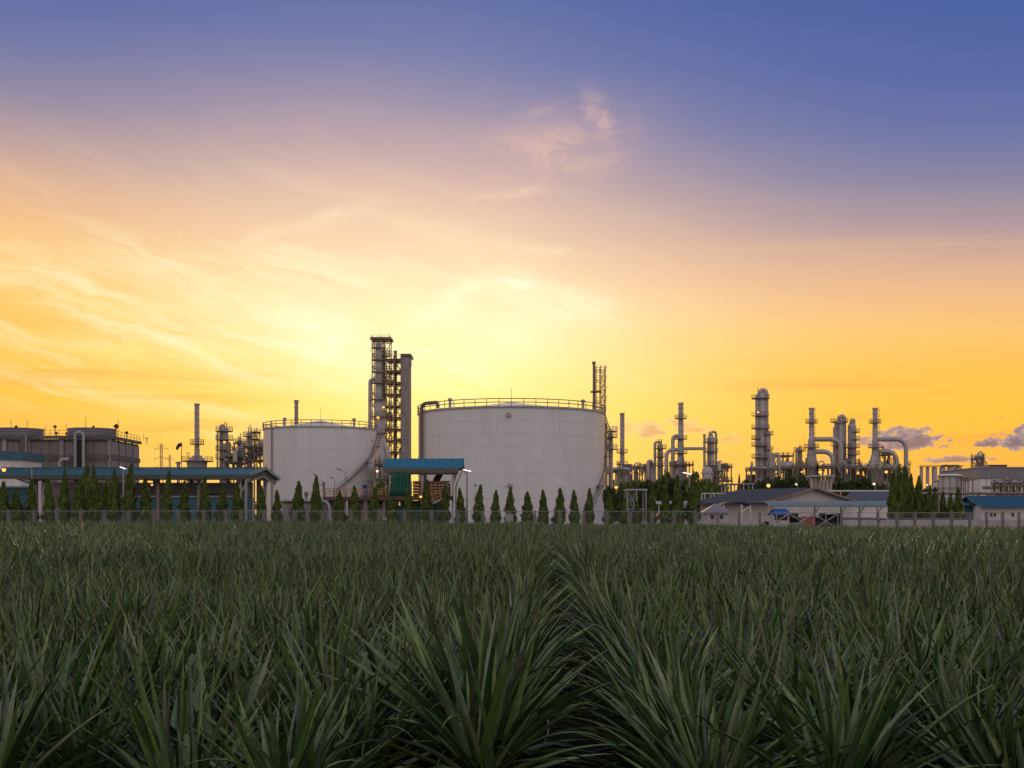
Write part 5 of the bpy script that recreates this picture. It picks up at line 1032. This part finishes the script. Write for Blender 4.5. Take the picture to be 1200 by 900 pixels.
# ------------------------------------------------------------------ trees
def cards(centers, size, m, name, up=.3):
    n = len(centers); c = np.asarray(centers); a = rng.normal(size=(n, 3)); a /= np.linalg.norm(a, axis=1)[:, None]
    b_ = rng.normal(size=(n, 3)); b_[:, 2] += up; b_ -= a * (a * b_).sum(1)[:, None]; b_ /= np.linalg.norm(b_, axis=1)[:, None]
    s = (size * rng.uniform(.6, 1.3, n))[:, None]; a = a * s * .5; b_ = b_ * s
    vs = np.stack([c - b_, c + a * .9, c + b_, c - a * .9], 1).reshape(-1, 3)
    return np_mesh(name, vs, np.arange(4 * n).reshape(-1, 4), None, m)
def cypress_mesh(h, w, seed, n=2300):
    r = np.random.default_rng(seed); z = r.uniform(.02, 1, n) ** .85; ph = r.uniform(0, 7)
    prof = np.clip(np.minimum(1, (z + .10) * 2.6) * (1 - z) ** .68 * 1.22, 0, 1) 
    th = r.uniform(0, 2 * np.pi, n); lobe = 1 + .22 * np.sin(3 * th + z * 16 + ph) + .16 * np.sin(z * 26 + ph * 2)
    lobe *= (r.uniform(size=n) > .12 + .1 * np.sin(9 * z + 2 * th))
    rad = w * prof * np.clip(lobe, .1, 2) * np.sqrt(r.uniform(.25, 1, n))
    c = np.stack([rad * np.cos(th), rad * np.sin(th), .25 + z * (h - .25) - rad * .25], 1)
    lean = r.normal(0, .02); c[:, 0] += lean * c[:, 2] + .05 * np.sin(c[:, 2] * 1.7 + ph)
    # upright, slightly outward sprays
    out = np.stack([np.cos(th) * .45, np.sin(th) * .45, np.full(n, 1.0)], 1) + r.normal(0, .35, (n, 3)); out /= np.linalg.norm(out, axis=1)[:, None]
    tn = np.stack([-np.sin(th), np.cos(th), np.zeros(n)], 1) + r.normal(0, .4, (n, 3)); tn -= out * (tn * out).sum(1)[:, None]; tn /= np.linalg.norm(tn, axis=1)[:, None]
    s = (r.uniform(.12, .26, n) * (1.15 - .5 * z))[:, None]
    vs = np.stack([c - out * s * .6, c + tn * s * .42, c + out * s * 1.2, c - tn * s * .42], 1).reshape(-1, 3)
    return np_mesh('crown', vs, np.arange(4 * n).reshape(-1, 4), None, M['cyp'])
protos = []
for i in range(10):
    h, w = 4.0, [.60, .64, .56, .62, .70, .58, .66, .54, .68, .61][i]
    cm = cypress_mesh(h, w, 50 + i); tm = mesh_of('trunk', MB().tube([(0, 0, 0), (.02, 0, h * .5), (0, 0, h * .92)], [.09, .06, .02], 7), M['bark']); protos.append((cm, tm))
def cypress(px, ytop, D, label, wide=1.0, i=None, group='cypresses along the fence'):
    x = px_x(px, D); h = px_z(ytop, D); cm, tm = protos[i if i is not None else random.randrange(10)]
    o = bpy.data.objects.new('cypress_tree', None); COL.objects.link(o); o.location = (x, D, 0); props(o, label, 'cypress', group)
    s = h / 4.0; o.scale = (wide * (.75 + .25 * s), wide * (.75 + .25 * s), s); o.rotation_euler = (random.uniform(-.035, .035), random.uniform(-.035, .035), random.uniform(0, 6.3))
    for nm, me in (('crown', cm), ('trunk', tm)): c = bpy.data.objects.new(nm, me); COL.objects.link(c); c.parent = o
CY = [(3, 565), (20, 574), (37, 562), (58, 561), (75.5, 552), (93, 562), (112, 547), (135, 551), (152, 545), (172, 560), (194, 553), (215, 565), (240, 560), (260, 572), (279, 566), (306, 570), (325, 575),
      (349, 565), (371, 559), (397, 576), (416, 570), (438, 572), (460, 582), (480, 575), (500, 563), (520, 570), (540, 573), (560, 569), (580, 575), (598, 571), (618, 577), (637, 575), (655, 573), (674, 575), (690, 573),
      (713, 578), (730, 584), (746, 588), (764, 568), (780, 573), (796, 558), (813, 557), (1047, 553), (1053.5, 546), (1061, 547), (1070, 557), (1076, 559), (1089, 570), (1095, 577), (1105.5, 577), (1114, 578), (1123, 572)]
segs = [(340, 'before the long blue-roofed shed'), (445, 'before the smaller tank'), (545, 'before the blue-roofed deck shelter'), (700, 'before the larger tank'), (830, 'between larger tank and guard booth'), (1300, 'right of the warehouse')]
cnt = {}
for px, yt in CY:
    s = next(q[1] for q in segs if px < q[0]); k = cnt.get(s, 0); cnt[s] = k + 1
    lab = f'narrow green cypress behind the fence {s}, {ORD[k]}' + (' from left' if k else '')
    wide = .98 if px in (1047, 1053.5, 1061) else (.92 if px > 1064 else (1.06 if px < 160 else 1.02))
    cypress(px, yt, 134 if px < 1040 else 135 + (px % 3), lab, wide * random.uniform(.84, 1.14))
cypress(864.3, 557.5, 240, 'lone small dark cypress standing above trees left of the warehouse ridge', .75, 2, None)
def tree_mesh(seed, n=2400, clumps=20, flat=.85):
    r = np.random.default_rng(seed); cc = r.normal(size=(clumps, 3)); cc /= np.linalg.norm(cc, axis=1)[:, None]; cc *= r.uniform(.3, .78, (clumps, 1)); cc[:, 2] *= flat
    rr = r.uniform(.22, .42, clumps); k = r.integers(0, clumps, n); d = r.normal(size=(n, 3)); d /= np.linalg.norm(d, axis=1)[:, None]; d *= r.uniform(.45, 1.08, (n, 1))
    return cc[k] + d * rr[k][:, None], cc
tp = []
for i in range(5):
    pts, cc = tree_mesh(90 + i); tp.append((pts, cc))
TM = {}
def tree_proto(i, kind):
    if (i, kind) not in TM:
        pts, cc = tp[i]; cm = cards(pts * V3(1, 1, 1.0) + V3(0, 0, 1.15), np.full(len(pts), .15), M[kind], 'crown')
        tb = MB().tube([(0, 0, 0), (.03, 0, .6), (0, .02, 1.2)], [.07, .055, .03], 8)
        for c in cc[:6]: tb.tube([(.02, 0, .65), tuple(c * .5 + V3(0, 0, 1.15)), tuple(c * .9 + V3(0, 0, 1.35))], [.035, .025, .01], 5)
        TM[(i, kind)] = (cm, mesh_of('trunk', tb, M['bark']))
    return TM[(i, kind)]
def tree(px, ytop, D, w, kind, label, group=None):
    h = px_z(ytop, D) * 1.12; cm, tm = tree_proto(random.randrange(5), kind); o = bpy.data.objects.new('broadleaf_tree', None); COL.objects.link(o); o.location = (px_x(px, D), D, 0)
    s = h / 2.1; o.scale = (w * 1.25 * D / F, w * 1.25 * D / F, s); o.rotation_euler = (0, 0, random.uniform(0, 6.3)); props(o, label, 'tree', group)
    for nm, me in (('crown', cm), ('trunk', tm)): c = bpy.data.objects.new(nm, me); COL.objects.link(c); c.parent = o
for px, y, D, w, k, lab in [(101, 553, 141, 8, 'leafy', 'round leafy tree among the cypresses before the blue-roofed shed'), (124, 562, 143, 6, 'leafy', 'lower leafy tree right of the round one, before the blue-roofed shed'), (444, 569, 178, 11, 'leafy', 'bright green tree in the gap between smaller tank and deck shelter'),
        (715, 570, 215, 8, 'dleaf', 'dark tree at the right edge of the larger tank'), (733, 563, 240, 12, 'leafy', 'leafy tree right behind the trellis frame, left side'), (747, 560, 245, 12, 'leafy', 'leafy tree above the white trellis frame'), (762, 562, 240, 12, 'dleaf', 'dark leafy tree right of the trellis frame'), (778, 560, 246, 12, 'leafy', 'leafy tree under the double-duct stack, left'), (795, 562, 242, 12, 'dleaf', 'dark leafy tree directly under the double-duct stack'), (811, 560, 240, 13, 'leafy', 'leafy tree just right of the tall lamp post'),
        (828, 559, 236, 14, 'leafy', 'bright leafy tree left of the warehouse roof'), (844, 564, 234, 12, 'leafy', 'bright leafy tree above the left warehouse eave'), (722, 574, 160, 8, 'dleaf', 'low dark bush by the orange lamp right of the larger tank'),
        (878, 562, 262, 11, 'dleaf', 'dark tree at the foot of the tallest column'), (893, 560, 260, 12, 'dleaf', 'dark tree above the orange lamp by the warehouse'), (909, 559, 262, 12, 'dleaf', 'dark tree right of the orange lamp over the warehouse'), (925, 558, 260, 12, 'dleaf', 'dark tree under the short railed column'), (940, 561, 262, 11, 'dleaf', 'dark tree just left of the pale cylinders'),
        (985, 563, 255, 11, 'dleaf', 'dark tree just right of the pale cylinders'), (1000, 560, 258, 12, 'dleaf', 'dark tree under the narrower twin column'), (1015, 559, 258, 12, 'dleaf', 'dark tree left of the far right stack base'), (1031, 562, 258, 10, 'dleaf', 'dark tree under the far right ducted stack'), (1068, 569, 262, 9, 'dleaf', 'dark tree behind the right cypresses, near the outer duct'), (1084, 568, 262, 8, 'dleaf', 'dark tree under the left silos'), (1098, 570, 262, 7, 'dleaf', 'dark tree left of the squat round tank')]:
    tree(px, y, D, w, k, lab)
# far wood along the horizon and scrub between fence and plant
n = 9000; xx = rng.uniform(-330, 330, n); yy = rng.uniform(520, 620, n); hh = 7 + 3 * np.sin(xx * .09) + 2 * np.sin(xx * .31); zz = rng.uniform(0, 1, n) ** .7 * hh
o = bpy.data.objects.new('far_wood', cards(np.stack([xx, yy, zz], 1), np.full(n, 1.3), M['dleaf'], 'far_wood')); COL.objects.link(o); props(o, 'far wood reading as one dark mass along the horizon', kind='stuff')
n = 5000; xx = rng.uniform(-62, 62, n); yy = rng.uniform(131.2, 139, n); zz = rng.uniform(0, .3, n) * (1 + .5 * np.sin(xx * .7))
o = bpy.data.objects.new('scrub', cards(np.stack([xx, yy, zz], 1), np.full(n, .16), M['leafy'], 'scrub')); COL.objects.link(o); props(o, 'low scrub growing at the foot of the fence', kind='stuff')

# ------------------------------------------------------------------ pineapple field
def blade(el, L, droop, W, n, fold):
    """one leaf in the XZ plane growing along +X: centreline, folded cross-section"""
    a = R(el); p = V3(.04, 0, .1 + .34 * max(0, (el - 20) / 65) ** 1.3); rows = []; 
    for k in range(n + 1):
        t = k / n; ang = a - R(droop) * t ** 1.6; tan = V3(math.cos(ang), 0, math.sin(ang)); nor = V3(-math.sin(ang), 0, math.cos(ang))
        w = W * min(1, .8 + .8 * t) * (1 - t ** 1.7) * .5 + .0008
        rows.append((p - V3(0, w, 0), p - nor * w * fold, p + V3(0, w, 0)) if fold else (p - V3(0, w, 0), p + V3(0, w, 0)))
        p = p + tan * L / n
    return np.array(rows)
def blade_mesh(el, L, droop, W, n=9):
    g = blade(el, L, droop, W, n, .85); vs = g.reshape(-1, 3); q = []
    for k in range(n):
        for j in range(2): a = 3 * k + j; q.append((a, a + 1, a + 4, a + 3))
    return np_mesh('leaf', vs, q, None, M['pine'], True, np.repeat(np.linspace(0, 1, n + 1), 3))
# leaf kinds: inner upright to outer sprawling
KINDS = []
for i in range(16):
    f = i / 15; KINDS.append((79 - 62 * f, .76 + .24 * math.sin(f * 2.5) - .10 * max(0, f - .6), 5 + 36 * f, .056 + .014 * math.sin(f * 3)))
KINDS += [(62, .8, 120, .045), (48, .85, 95, .04)]   # leaves bent over
def rosette(seed, nl):
    r = random.Random(seed); out = []
    for k in range(nl):
        f = (k + r.random()) / nl; out.append((r.choice((16, 17)) if r.random() < .05 else min(15, int(f * 16)), k * 2.39996 + r.uniform(-.45, .45), r.uniform(.7, 1.15), r.uniform(.75, 1.2), r.uniform(-.4, .4), r.uniform(-.3, .25)))
    return out       # kind, azimuth, length scale, width scale, roll, extra tilt
def rz(a): c, s = math.cos(a), math.sin(a); return np.array([[c, -s, 0], [s, c, 0], [0, 0, 1]])
def ry_(a): c, s = math.cos(a), math.sin(a); return np.array([[c, 0, s], [0, 1, 0], [-s, 0, c]])
def rx_(a): c, s = math.cos(a), math.sin(a); return np.array([[1, 0, 0], [0, c, -s], [0, s, c]])
def plant_arrays(seed, nl, n, fold):
    V = []; Q = []; T = []; o = 0; per = 3 if fold else 2
    for kd, az, ls, ws, roll, tilt in rosette(seed, nl):
        el, L, dr, W = KINDS[kd]; g = blade(el, L, dr, W, n, fold).reshape(-1, 3) * V3(ls, ws, ls)
        g = g @ (rz(az) @ rx_(roll) @ ry_(tilt)).T; V.append(g); T.append(np.repeat(np.linspace(0, 1, n + 1), per))
        for k in range(n):
            for j in range(per - 1): a = o + per * k + j; Q.append((a, a + 1, a + per + 1, a + per))
        o += len(g)
    return np.concatenate(V), np.array(Q), np.concatenate(T)
ROWDIR = 37 / F
spots = []
rows_x = [-.33 - .78 * k for k in range(88)] + [.86 + .78 * k for k in range(88)]
for rx in rows_x:
    jit = .06 if rx in (-.33, .86) else .2
    y = 7.05 if rx == -.33 else random.uniform(6.1, 6.5)
    while y < 126:
        j2 = jit + .12 * min(1, max(0, y - 25) / 50); x = rx + ROWDIR * y + random.uniform(-j2, j2)
        far = 119 - .21 * x
        if abs(x) < .445 * y + 1.1 and y < far: spots.append((y, x))
        y += .385 + random.uniform(-.09, .1)
spots.sort()
leaf_meshes = [blade_mesh(*k) for k in KINDS]
plant_meshes = []
for i in range(14):
    V, Q, T = plant_arrays(300 + i, 56, 6, .8); plant_meshes.append(np_mesh('pineapple_plant', V, Q, None, M['pine'], True, T))
LAB = 'spiky green pineapple plant growing in a row of the field'; GRP = 'pineapple plants in the field'
NEAR = 56
from mathutils import Matrix
for i, (y, x) in enumerate(spots[:300]):
    sc = random.uniform(.70, .90) * (1.2 if y < 9 and abs(x) < .6 else 1); az = random.uniform(0, 6.28)
    if i < NEAR:
        o = bpy.data.objects.new('pineapple_plant', None); COL.objects.link(o); o.empty_display_size = .2
        for kd, a, ls, ws, roll, tilt in rosette(1000 + i, 64):
            c = bpy.data.objects.new('leaf', leaf_meshes[kd]); COL.objects.link(c); c.parent = o
            c.matrix_local = Matrix((rz(a) @ rx_(roll) @ ry_(tilt)).tolist()).to_4x4() @ Matrix.Diagonal((ls, ws, ls, 1))
        core = MB().lathe(0, 0, [(.06, 0), (.05, .14), (.02, .3)], 8); c = bpy.data.objects.new('stem', mesh_of('stem', core, M['soil']) if i == 0 else STEM); STEM = c.data; COL.objects.link(c); c.parent = o
    else:
        o = bpy.data.objects.new('pineapple_plant', plant_meshes[i % 14]); COL.objects.link(o)
    o.location = (x, y, 0); o.rotation_euler = (random.uniform(-.22, .22), random.uniform(-.22, .22), az); o.scale = (sc, sc, sc * random.uniform(.95, 1.06)); props(o, LAB if not (y < 7.5 and abs(x + .12) < .3) else 'biggest pineapple plant, alone at the bottom centre left of the furrow', 'plant', GRP)
lod = [[plant_arrays(500 + i, 40, 4, .8) for i in range(6)], [plant_arrays(600 + i, 26, 3, 0) for i in range(6)], [plant_arrays(700 + i, 18, 2, 0) for i in range(6)]]
VV = []; QQ = []; TT = []; off = 0
for y, x in spots[300:]:
    V, Q, T = lod[0 if y < 30 else 1 if y < 68 else 2][random.randrange(6)]; ty = min(1, max(0, (y - 35) / 60)); s = random.uniform(.68, .9) * (1 + .07 * math.sin(x * .5 + 1.3) + .06 * math.sin(y * .31 + x * .17)) * (1 + .3 * ty) * (1 - .32 * min(1, max(0, (x + 8) / 40)) * ty)
    W = (V * s) @ (rx_(random.uniform(-.32, .32)) @ ry_(random.uniform(-.32, .32)) @ rz(random.uniform(0, 6.28))).T + V3(x, y, 0)
    VV.append(W); QQ.append(Q + off); TT.append(T); off += len(V)
o = bpy.data.objects.new('pineapple_rows', np_mesh('pineapple_rows', np.concatenate(VV), np.concatenate(QQ), None, M['pine'], True, np.concatenate(TT))); COL.objects.link(o); props(o, 'dense farther rows of pineapple plants reaching the fence', kind='stuff')
print('plants', len(spots), 'stuff quads', sum(len(q) for q in QQ))
